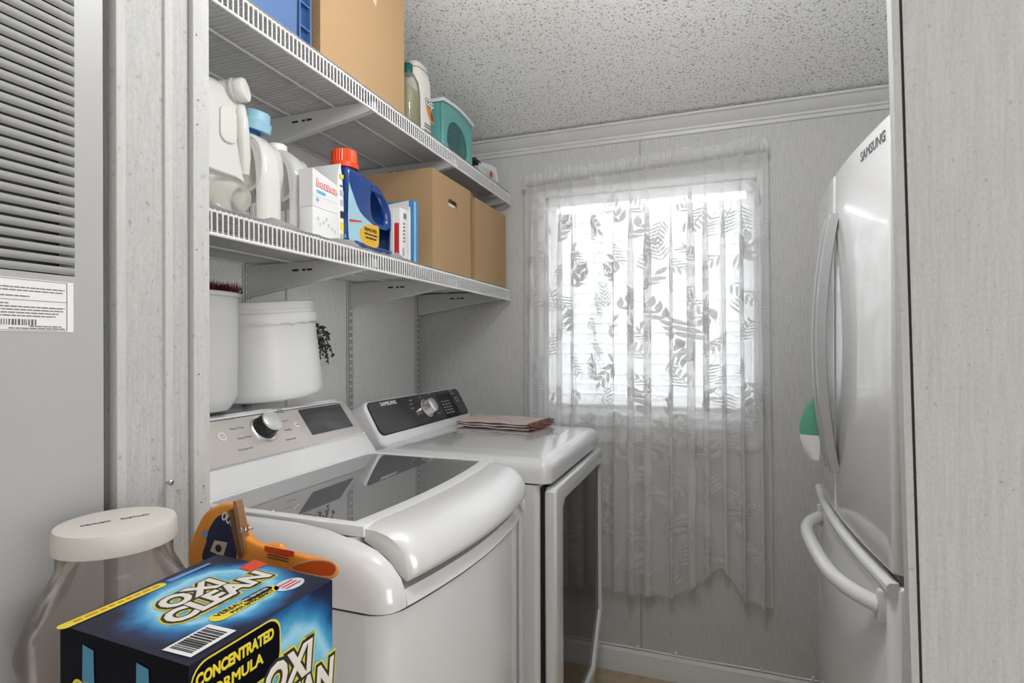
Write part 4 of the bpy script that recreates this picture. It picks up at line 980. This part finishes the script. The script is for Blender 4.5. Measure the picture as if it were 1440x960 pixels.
# ================================================================== ON THE WASHER CONSOLE AND DRYER
ZC = 1.2165
bk = thing('plastic_bucket', (-1.185, 1.262, ZC), 'white round plastic bucket with a snap lid tilting on top of the washer console', 'bucket')
BM = Matrix.Translation((-1.180, 1.250, ZC + .0155)) @ Matrix.Rotation(math.radians(6), 4, 'X')
M_BKT = mat('bucket_white', (.66, .66, .655), .38)
MB().lathe([(.122, 0), (.134, .001), (.139, .006), (.140, .02), (.136, .12), (.132, .212), (.132, .214)], 56, BM).build('pail', M_BKT, bk, 45)
lp_ = [(a - .004, b) for a, b in ((.139, .206), (.142, .208), (.1425, .226), (.141, .230), (.136, .2315), (.1365, .240), (.139, .242), (.139, .254), (.136, .260), (.128, .262), (.124, .258), (.010, .258))]
ld = MB().lathe(lp_, 56, BM).build('snap_lid', mat('bucket_lid', (.68, .68, .67), .4), bk, 45)
tt = []
for j in range(120):
    a0 = 2 * PI * j / 120; h_ = .204 if (j // 2) % 3 else .200
    tt.append(BM @ Vector((.1385 * math.cos(a0), .1385 * math.sin(a0), h_)))
tt2 = [BM @ Vector((.1385 * math.cos(2 * PI * j / 120), .1385 * math.sin(2 * PI * j / 120), .209)) for j in range(120)]
MB().loft([tt, tt2], True, False, False).build('tear_strip', M_BKT, ld)
wb_ = thing('waste_bin', (-1.14, .995, ZC), 'narrow white plastic bin with a dark red brush poking out beside the bucket', 'bin')
BN = Matrix.Translation((-1.135, .970, ZC + .001))
rings = []
for z, r in ((0, .070), (.004, .074), (.035, .0915), (.30, .0935)): rings.append([BN @ Vector((r * math.cos(2 * PI * j / 48) * .9, r * math.sin(2 * PI * j / 48), z * .905)) for j in range(48)])
MB().loft(rings, True, True, False).build('shell', mat('bin_white', (.55, .55, .55), .4), wb_, 30)
rings = []
for z, r in ((.266, .095), (.266, .0985), (.274, .0985), (.276, .096), (.274, .0915)): rings.append([BN @ Vector((r * math.cos(2 * PI * j / 48) * .9, r * math.sin(2 * PI * j / 48), z)) for j in range(48)])
MB().loft(rings, True, False, False).build('rim', MATS['bin_white'], wb_)
du = thing('duster_brush', (-1.135, .985, ZC + .25), 'dark red fuzzy duster head sticking out of the narrow white bin', 'brush')
random.seed(3); fz_ = MB()
for k in range(900):
    a = random.uniform(0, 2 * PI); e = random.uniform(.1, 1); c0 = Vector((-1.125 + random.uniform(-.03, .03), .985 + random.uniform(-.05, .085), ZC + .278 + random.uniform(0, .012)))
    d = Vector((math.cos(a) * e, math.sin(a) * e, random.uniform(.2, 1))).normalized() * random.uniform(.016, .03); sd = d.cross(Vector((0, 0, 1))).normalized() * .0016
    fz_.add([c0 - sd, c0 + sd, c0 + d], [(0, 1, 2)])
o_ = fz_.build('bristles', mat('duster_red', (.16, .016, .03), .8), du, 0, recalc=False); o_['kind'] = 'stuff'
MB().tube([(-1.13, .97, ZC + .02), (-1.128, .98, ZC + .14), (-1.125, .99, ZC + .275)], .008, 10).build('handle', mat('duster_black', (.03, .03, .035), .5), du)
# dried flower sprig on the wall
fs = thing('flower_sprig', (-1.32, 1.60, 1.32), 'small sprig of dried purple flowers and green stems hanging by the bucket', 'flowers')
random.seed(5)
M_STEM = mat('stem_olive', (.11, .10, .035), .7); M_PETAL = mat('petal_purple', (.07, .055, .09), .7); M_LEAFD = mat('leaf_dark', (.05, .055, .03), .7)
r0 = Vector((-1.30, 1.545, 1.40))
tips = [(438, 455), (447, 458), (457, 465), (463, 472), (466, 478), (470, 500), (464, 512), (452, 505), (438, 503), (455, 490), (448, 470), (461, 495)]
for k, (px, py) in enumerate(tips):
    e = PX(px - 2, py, -1.30 + random.uniform(-.01, .02)); mid = r0.lerp(e, .5) + Vector((.015, .01, .022))
    st_ = MB().tube([r0, r0.lerp(mid, .6), mid, mid.lerp(e, .6) + Vector((0, .004, .004)), e], .0022, 6, rad=[.003, .0026, .0024, .0022, .0018]).build('stem', M_STEM, fs)
    pet = MB()
    for j in range(9):
        c = mid.lerp(e, random.uniform(.1, 1.05)) + Vector([random.uniform(-.007, .007) for _ in range(3)])
        pet.lathe([(.0005, -.0045), (.004, -.001), (.0035, .003), (.0005, .0045)], 6, Matrix.Translation(c) @ Matrix.Rotation(random.uniform(0, 3), 4, 'X'))
    pet.build('blossom', M_PETAL if k % 3 else M_LEAFD, fs)
cone = PX(437, 490, -1.30)
MB().add([r0 + Vector((0, -.005, .02)), r0 + Vector((.005, .02, .015)), Vector((-1.30, cone.y - .005, 1.335)), r0 + Vector((-.01, .012, .02))], [(0, 1, 2), (1, 3, 2), (3, 0, 2), (0, 3, 1)]).build('leaf', mat('leaf_green_dark', (.06, .09, .045), .7), fs)
# folded towel
ZD = 1.0575
tw = thing('folded_towel', (-.83, 1.98, ZD), 'folded brownish pink striped towel with a fringe lying on the dryer', 'towel')
M_TOW = mat('towel_pinkbrown', (.53, .44, .40), .9, var=.28, vscale=45, stretch=(.25, 2.6, 1), bump=.5, bscale=220)
ta, tb2, tc, td = PZ(656, 585, ZD + .008), PZ(683, 577, ZD + .022), PZ(772, 588, ZD + .022), PZ(742, 600, ZD + .008)
M0 = Vector((-.945, 1.955, 0)); UX = Vector((.305, -.03, 0)); UY = Vector((.022, .205, 0))
for L_, (h0, h1, m_in) in enumerate(((.0, .009, 0), (.0095, .018, .004), (.0185, .026, .010))):
    rows = []
    def edge(sx, sy, z): 
        w_ = .0015 * math.sin(sx * 19 + L_) + .0012 * math.sin(sy * 13 + sx * 7 + L_ * 2)
        p = M0 + UX * (m_in * 1.5 + sx * (1 - m_in * 3)) + UY * (m_in + sy * (1 - m_in * 2)); return Vector((p.x, p.y, ZD + z + w_ + .0015))
    N = 14; mb = MB()
    top = [[edge(i / N, j / 8, h1 - (.003 if j in (0, 8) else 0)) for i in range(N + 1)] for j in range(9)]
    bot = [[edge(i / N, j / 8, h0 + (.002 if j in (0, 8) else 0)) for i in range(N + 1)] for j in range(9)]
    mb.grid(top); mb.grid([list(reversed(r)) for r in bot])
    ring_t = [top[0][i] for i in range(N + 1)] + [top[j][N] for j in range(1, 9)] + [top[8][i] for i in range(N - 1, -1, -1)] + [top[j][0] for j in range(7, 0, -1)]
    ring_b = [bot[0][i] for i in range(N + 1)] + [bot[j][N] for j in range(1, 9)] + [bot[8][i] for i in range(N - 1, -1, -1)] + [bot[j][0] for j in range(7, 0, -1)]
    mb.loft([ring_b, ring_t], True, False, False)
    mb.build('towel_layer', M_TOW, tw, 60)
random.seed(9); fr_ = MB()
for k in range(420):
    s_ = random.random(); p = M0 + UX * random.uniform(.97, 1.0) + UY * s_ + Vector((0, 0, ZD + random.uniform(.004, .026)))
    d = Vector((random.uniform(.008, .026), random.uniform(-.012, .008), random.uniform(-.006, .006)))
    e = p + d; e.z = max(e.z, ZD + .002); p.z = max(p.z, ZD + .002)
    fr_.tube([p, e], .0016, 4)
o_ = fr_.build('fringe', mat('fringe_rust', (.26, .13, .11), .9, var=.5, vscale=200), tw, 0); o_['kind'] = 'stuff'

# ================================================================== FOREGROUND STAND, JAR, BAG, BOX
ZS = .915
stn = thing('side_stand', (-.55, .38, 0), 'small white stand under the laundry box and the clear jar, mostly out of view', 'table')
box_obj('stand_top', (-.755, .19, ZS - .02), (-.35, .60, ZS), M_PLASTW, stn, bevel=.003)
for x in (-.735, -.375):
    for y in (.215, .575): box_obj('leg', (x - .014, y - .014, 0), (x + .014, y + .014, ZS - .02), M_PLASTW, stn, bevel=.002)
# clear jar with cream lid
jc = Vector((-.654, .453, 0)); JT = 1.165
M_JAR = tinted('jar_pet', (.95, .92, .90), (.52, .46, .42), .32, 1.22, .12)
jr = thing('clear_jar', (jc.x, jc.y, ZS), 'large clear brownish plastic jar with a cream screw lid', 'jar')
jh = JT - ZS
prof = [(.058, 0), (.078, .002), (.086, .010), (.088, .03), (.088, .105), (.0905, .112), (.0915, .122), (.089, .133), (.082, .152), (.070, .176), (.061, .194), (.057, .202), (.0565, .210), (.0565, .224)]
MB().lathe(prof, 56, Matrix.Translation((jc.x, jc.y, ZS + .0005)), True, False).build('body', M_JAR, jr, 60)
LT = Matrix.Translation((jc.x, jc.y, 0))
MB().lathe([(.0565, JT - .025), (.0605, JT - .025), (.0608, JT - .022), (.0600, JT - .005), (.0585, JT - .001), (.055, JT), (.002, JT)], 56, LT, False, True).build('lid', mat('lid_cream', (.60, .565, .525), .45), jr, 40)
wr_ = MB(); wf = frame((jc.x, jc.y, JT + .0003), PZ(235, 722, JT) - PZ(95, 747, JT), Vector((0, 1, 0)))
x = -.034
for k in range(2):
    pts = []
    for q in range(34): pts.append(wf @ Vector((x + .00085 * q + .0006 * math.sin(q * 2.1), .0028 * math.sin(q * 1.7 + k) * (1 if q % 5 else 1.6), .0002)))
    wr_.tube(pts, .00035, 4); x += .038
wr_.build('handwriting', M_INK, jr, 0)
# laundry pod bag with clothespin
pg = thing('pod_bag', (-.54, .545, ZS), 'orange laundry pod bag folded over behind the blue laundry box', 'bag')
YB = .557
BP = lambda px, py: (PY(px, py, YB).x, PY(px, py, YB).z)
fb = frame((0, YB + .006, 0), (1, 0, 0), (0, 0, 1))
out = smooth_pts([BP(284, 860), BP(272, 800), BP(268, 770), BP(278, 745), BP(290, 722), BP(306, 710), BP(324, 706), BP(338, 712), BP(348, 740), BP(356, 757), BP(372, 764), BP(402, 772), BP(402, 860), BP(340, 880)], 4)
M_OR = mat('bag_orange', (.72, .27, .035), .35, var=.12, vscale=18, bump=.3, bscale=40)
pbuild('bag_body', [out], .012, fb, M_OR, pg, bevel=.005)
ft = frame((0, YB - .014, 0), (1, 0, 0), (0, 0, 1))
def BQ(px, py, d=.016): q = PY(px, py, YB - d); return (q.x, q.z)
M_ORD = mat('bag_orange_deep', (.70, .25, .03), .35, var=.10, vscale=25, bump=.35, bscale=45)
pbuild('folded_flap', [smooth_pts([BQ(345, 752), BQ(372, 764), BQ(405, 772), BQ(440, 780), BQ(466, 787), BQ(477, 797), BQ(470, 812), BQ(425, 812), BQ(360, 800), BQ(342, 780)], 4)], .010, ft, M_ORD, pg, bevel=.004)
len_ = smooth_pts([BQ(408, 798, .024), BQ(436, 787, .024), BQ(462, 787, .024), BQ(475, 796, .024), BQ(468, 810, .024), BQ(440, 808, .024)], 5)
pbuild('flap_rim', [len_], .0008, frame((0, YB - .0245, 0), (1, 0, 0), (0, 0, 1)), mat('rim_cream', (.68, .44, .28), .5), pg)
lc = (sum(a for a, b in len_) / len(len_), sum(b for a, b in len_) / len(len_))
pbuild('flap_lining', [[(lc[0] + (a - lc[0]) * .93, lc[1] + (b - lc[1]) * .84) for a, b in len_]], .0008, frame((0, YB - .0250, 0), (1, 0, 0), (0, 0, 1)), mat('bag_red', (.58, .09, .012), .4), pg)
bl_ = MB()
for k in range(3): bl_.add([Vector(PY(px, py + 4 * k, YB - .0256)) for px, py in ((376, 774), (406, 781), (406, 783), (376, 776))], [(0, 1, 2, 3)])
bl_.build('flap_print', mat('print_brown', (.18, .05, .02), .6), pg, 0)
def on_flap(px, py, d): return Vector(PY(px, py, YB - .012 - d))
nv = smooth_pts([BP(292, 785), BP(296, 760), BP(300, 742), BP(312, 724), BP(326, 722), BP(334, 735), BP(338, 775), BP(330, 790)], 4)
ff2 = frame((0, YB - .0062, 0), (1, 0, 0), (0, 0, 1))
pbuild('navy_label', [nv], .0006, ff2, mat('navy_print', (.012, .016, .06), .4), pg)
a = PY(321, 730, YB - .008); lf_ = frame((a.x, YB - .0072, a.z), (1, 0, -.45), (.25, 0, 1)); lo_ = MB()
for k in (-1, 0, 1): lo_.mesh(plate([ellipse(k * .0078, 0, .0040, .0062, 18), ellipse(k * .0078, 0, .0021, .0040, 18)], .0003), lf_)
lo_.build('label_loops', M_PAPER, pg, 0, recalc=False)
cc = [BP(302, 772), BP(308, 757), BP(326, 760), BP(320, 780)]
pbuild('recycle_label', [cc], .0004, frame((0, YB - .0069, 0), (1, 0, 0), (0, 0, 1)), mat('label_tan', (.5, .42, .33), .5), pg)
a = BP(314, 768); MB().lathe([(.005, 0), (.005, .0006)], 20, frame((a[0], YB - .0074, a[1]), (1, 0, 0), (0, 0, 1))).build('recycle_mark', M_INK, pg)
a = BP(295, 748); MB().lathe([(.005, 0), (.005, .0006)], 12, frame((a[0], YB - .0072, a[1]), (1, 0, 0), (0, 0, 1))).build('blue_drop', mat('drop_blue', (.15, .30, .45), .5), pg)
def quadstrip(name, pts, m, parent, dy):
    MB().add([Vector(PY(px, py, YB - .014 - dy)) for px, py in pts], [tuple(range(len(pts)))]).build(name, m, parent, 0)
quadstrip('red_band', [(372, 767), (414, 775), (413, 783), (372, 775)], mat('band_red', (.60, .05, .015), .4), pg, .0125)
cl = thing('clothespin', (-.565, .52, 1.10), 'wooden spring clothespin clamping the orange pod bag', 'clothespin')
M_WOOD = mat('pin_wood', (.24, .125, .055), .7, var=.2, vscale=90, stretch=(1, 1, .2))
def prong(p0, p1, dy, w_):
    a, b = Vector(PY(*p0, YB - dy)), Vector(PY(*p1, YB - dy)); d = (b - a); s_ = d.cross(Vector((0, 1, 0))).normalized() * w_
    rings = []
    for q, k in ((0, .7), (.12, 1), (.55, 1.15), (.9, 1), (1, .8)):
        c = a + d * q; rings.append([c - s_ * k + Vector((0, -.005, 0)), c + s_ * k + Vector((0, -.005, 0)), c + s_ * k + Vector((0, .005, 0)), c - s_ * k + Vector((0, .005, 0))])
    return MB().loft(rings)
prong((334, 703), (346, 775), .022, .0032).build('prong', M_WOOD, cl)
prong((327, 715), (342, 783), .022, .0028).build('prong', mat('pin_wood_dark', (.12, .055, .025), .7), cl)
sp = Vector(PY(345, 743, YB - .022)); MB().tube([sp + Vector((.0035 * math.cos(k * .8), -.009 + .0008 * k, .0035 * math.sin(k * .8))) for k in range(24)], .0007, 6).build('spring', M_STEEL, cl)

# printed laundry box
A_, B_, C_, D_ = Vector((-.533, .483, 0)), Vector((-.365, .469, 0)), Vector((-.524, .315, 0)), Vector((-.366, .306, 0))
BT = 1.13; BH = BT - ZS
def navy_swirl(name, cx, cy, rx, ry):
    """print: glowing blue swirl on navy, drawn in the coordinates of the face it is printed on"""
    m, t, p = nmat(name)
    tc = t.nodes.new('ShaderNodeTexCoord'); mp = t.nodes.new('ShaderNodeMapping'); mp.vector_type = 'POINT'
    mp.inputs['Location'].default_value = (-cx / rx, -cy / ry, 0); mp.inputs['Scale'].default_value = (1 / rx, 1 / ry, 0)
    t.links.new(tc.outputs['UV'], mp.inputs['Vector'])
    nz = t.nodes.new('ShaderNodeTexNoise'); nz.inputs['Scale'].default_value = 3.0; nz.inputs['Detail'].default_value = 6
    t.links.new(mp.outputs[0], nz.inputs['Vector'])
    ln = t.nodes.new('ShaderNodeVectorMath'); ln.operation = 'LENGTH'; t.links.new(mp.outputs[0], ln.inputs[0])
    ad = t.nodes.new('ShaderNodeMath'); ad.operation = 'MULTIPLY_ADD'; ad.inputs[1].default_value = .30; t.links.new(nz.outputs[0], ad.inputs[0]); t.links.new(ln.outputs['Value'], ad.inputs[2])
    sb_ = t.nodes.new('ShaderNodeMath'); sb_.operation = 'SUBTRACT'; sb_.inputs[1].default_value = .15; t.links.new(ad.outputs[0], sb_.inputs[0])
    r = t.nodes.new('ShaderNodeValToRGB'); e = r.color_ramp.elements
    e[0].position = 0; e[0].color = (.16, .42, .60, 1); e[1].position = 1; e[1].color = (.006, .008, .025, 1)
    for q, c in ((.45, (.10, .36, .56, 1)), (.60, (.30, .58, .72, 1)), (.68, (.06, .30, .52, 1)), (.80, (.01, .10, .26, 1)), (.90, (.012, .02, .07, 1))): x = e.new(q); x.color = c
    t.links.new(sb_.outputs[0], r.inputs[0]); t.links.new(r.outputs[0], p.inputs['Base Color']); p.inputs['Roughness'].default_value = .4; p.inputs['Specular IOR Level'].default_value = .25
    return m
bx = thing('laundry_box', (-.447, .395, ZS), 'dark blue laundry booster box with white and yellow lettering and a cyan swirl', 'box')
def face(name, q, m):
    """q: four corners; uv in metres from the first corner"""
    me = bpy.data.meshes.new(name); o0 = orig_of(bx); me.from_pydata([Vector(p) - o0 for p in q], [], [(0, 1, 2, 3)])
    uv = me.uv_layers.new(name='UVMap'); w_ = (q[1] - q[0]).length; h_ = (q[3] - q[0]).length
    for l_, c in zip(uv.data, ((0, 0), (w_, 0), (w_, h_), (0, h_))): l_.uv = c
    me.materials.append(m); o = bpy.data.objects.new(name, me); COL.objects.link(o); o.parent = bx; return o
Zt, Zb = Vector((0, 0, BT)), Vector((0, 0, ZS + .0005))
M_NAVY = mat('box_navy', (.003, .0035, .007), .5, spec=.06)
TW, TH = (B_ - D_).length, (C_ - D_).length
face('top_print', [D_ + Zt, B_ + Zt, A_ + Zt, C_ + Zt], navy_swirl('swirl_top', TW * .56, TH * .50, TW * .54, TH * .52))
face('side_print', [D_ + Zb, B_ + Zb, B_ + Zt, D_ + Zt], navy_swirl('swirl_side', TW * .60, BH * .52, TW * .62, BH * .58))
face('end_print', [C_ + Zb, D_ + Zb, D_ + Zt, C_ + Zt], M_NAVY)
ins = .0006; cen = (A_ + B_ + C_ + D_) / 4
def sh(p, k=.994): return cen + (p - cen) * k
MB().loft([[sh(p) + Zb for p in (C_, D_, B_, A_)], [sh(p) + Zt - Vector((0, 0, .0006)) for p in (C_, D_, B_, A_)]]).build('carton', M_NAVY, bx, 0)
TF = frame(D_ + Zt + Vector((0, 0, .0004)), B_ - D_, C_ - D_)
SF = frame(D_ + Zt + (B_ - D_).cross(Vector((0, 0, 1))).normalized() * .0005, B_ - D_, Vector((0, 0, 1)))
EF = frame(C_ + Zt + Vector((0, -.0005, 0)), D_ - C_, Vector((0, 0, 1)))
TI, SI = TF.inverted(), SF.inverted()
def tp(px, py): q = TI @ PZ(px, py, BT); return q.x, q.y
SN = SF.to_3x3().col[2]; SO = SF.translation
def sp_(px, py): q = SI @ PP(px, py, SO, SN); return q.x, q.y
M_YEL = mat('print_strong_yellow', (.72, .58, .03), .4); M_CREAM = mat('print_cream', (.70, .65, .58), .4)
def logo(fr, cx, cy, size, up=1.0, sx=1):
    for k, (z, bold, m) in enumerate(((0, .16 * size, M_YEL), (.0004, .115 * size, M_INK), (.0008, .042 * size, M_CREAM))):
        for s_, dx, dy in (('OXI', -.14, .41), ('CLEAN', .06, -.41)):
            text(s_, size, off(fr, cx + dx * size, cy + dy * size * up, z), m, bx, 'logo_lettering', depth=.0001, bold=bold, shear=.12, sx=sx)
a = tp(300, 838); logo(TF, a[0], a[1] + .008, .035)
c0, c1_ = tp(285, 862), tp(375, 822)
def pill(fr, x0, y0, x1, y1, m, name='pill'): pbuild(name, [rrect(x0, y0, x1, y1, (y1 - y0) * .48)], .0002, fr, m, bx)
a0, a1 = tp(280, 870), tp(376, 822); ym = .0435
pill(off(TF, 0, 0, .0001), a0[0], ym - .010, a1[0], ym + .006, M_YEL, 'yellow_pill')
pbuild('dark_pill', [rrect((a0[0] + a1[0]) / 2, ym - .003, a1[0] - .004, ym + .006, .004)], .0002, off(TF, 0, 0, .0004), M_NAVY, bx)
text('VERSATILE', .0085, off(TF, a0[0] + .027, ym + .001, .0005), M_INK, bx); text('MAX EFFICIENCY', .0065, off(TF, (a0[0] + a1[0]) / 2 + .004, ym - .0065, .0005), M_INK, bx)
text('STAIN REMOVER', .0048, off(TF, a1[0] - .026, ym + .0015, .0008), M_CREAM, bx)
# barcode on the front edge of the top
bc = [tp(233, 912), tp(268, 925), tp(327, 886), tp(290, 880)]
b0, b1 = (min(q[0] for q in bc), min(q[1] for q in bc)), (max(q[0] for q in bc), max(q[1] for q in bc))
b0 = (b0[0], max(.002, b0[1])); b1 = (b1[0], b0[1] + .030)
pbuild('barcode_patch', [[b0, (b1[0], b0[1]), b1, (b0[0], b1[1])]], .0002, off(TF, 0, 0, .0001), M_PAPER, bx)
bars = MB(); x = b0[0] + .004; random.seed(2)
while x < b1[0] - .006:
    wd = random.choice((.0008, .0013, .002)); bars.box((x, b0[1] + .004, 0), (x + wd, b1[1] - .003, .0003), off(TF, 0, 0, .0004)); x += wd + random.choice((.0009, .0015))
bars.build('barcode', M_INK, bx, 0)
# yellow strip and pale blue strip along the far edge of the top
pbuild('yellow_strip', [rrect(.002, TH - .013, TW * .60, TH - .002, .005)], .0002, off(TF, 0, 0, .0001), M_YEL, bx)
st_p = MB(); x = .014
while x < TW * .56: w_ = random.uniform(.004, .011); st_p.box((x, TH - .0092, 0), (x + w_, TH - .0060, .0002), off(TF, 0, 0, .0004)); x += w_ + .0025
st_p.build('strip_print', mat('print_orange', (.55, .22, .02), .5), bx, 0)
pbuild('pale_strip', [[(TW * .63, TH - .010), (TW * .93, TH - .008), (TW * .93, TH - .004), (TW * .63, TH - .003)]], .0002, off(TF, 0, 0, .0001), mat('strip_blue', (.12, .25, .50), .4), bx)
rq = [tp(336, 800), tp(352, 804), tp(377, 794), tp(358, 787)]
pbuild('red_flag', [rq], .0002, off(TF, 0, 0, .0002), MATS['band_red'], bx)
a = tp(407, 822); pbuild('pale_burst', [ellipse(a[0], a[1], .016, .012)], .0002, off(TF, 0, 0, .0001), mat('burst_pale', (.55, .62, .70), .4), bx)
rl_ = MB()
for k in range(3): rl_.box((a[0] - .010, a[1] - .006 + k * .005, 0), (a[0] + .010, a[1] - .004 + k * .005, .0002), off(TF, 0, 0, .0004))
rl_.build('burst_print', M_RED, bx, 0)
# side face
a = sp_(400, 918); logo(SF, .106, -.076, .040, sx=.85)
pbuild('dark_banner', [rrect(.002, -.048, .090, -.003, .014)], .0002, off(SF, 0, 0, .0001), M_NAVY, bx)
pbuild('banner_edge', [rrect(.001, -.0495, .0915, -.0015, .0145)], .0001, SF, M_YEL, bx)
text('CONCENTRATED', .0128, off(SF, .044, -.015, .0004), M_YEL, bx, sx=.76, bold=.0006); text('FORMULA', .0128, off(SF, .042, -.0305, .0004), M_YEL, bx, sx=.98, bold=.0004)
# end face
text('OPEN HERE', .020, off(EF, .070, -.048, .0003), M_YEL, bx, bold=.0004)
for x0 in (.030, .098):
    pbuild('blue_streak', [[(x0, -.12), (x0 + .020, -.12), (x0 + .016, -.012), (x0 + .002, -.010)]], .0002, EF, mat('streak_blue', (.05, .22, .34), .4), bx)
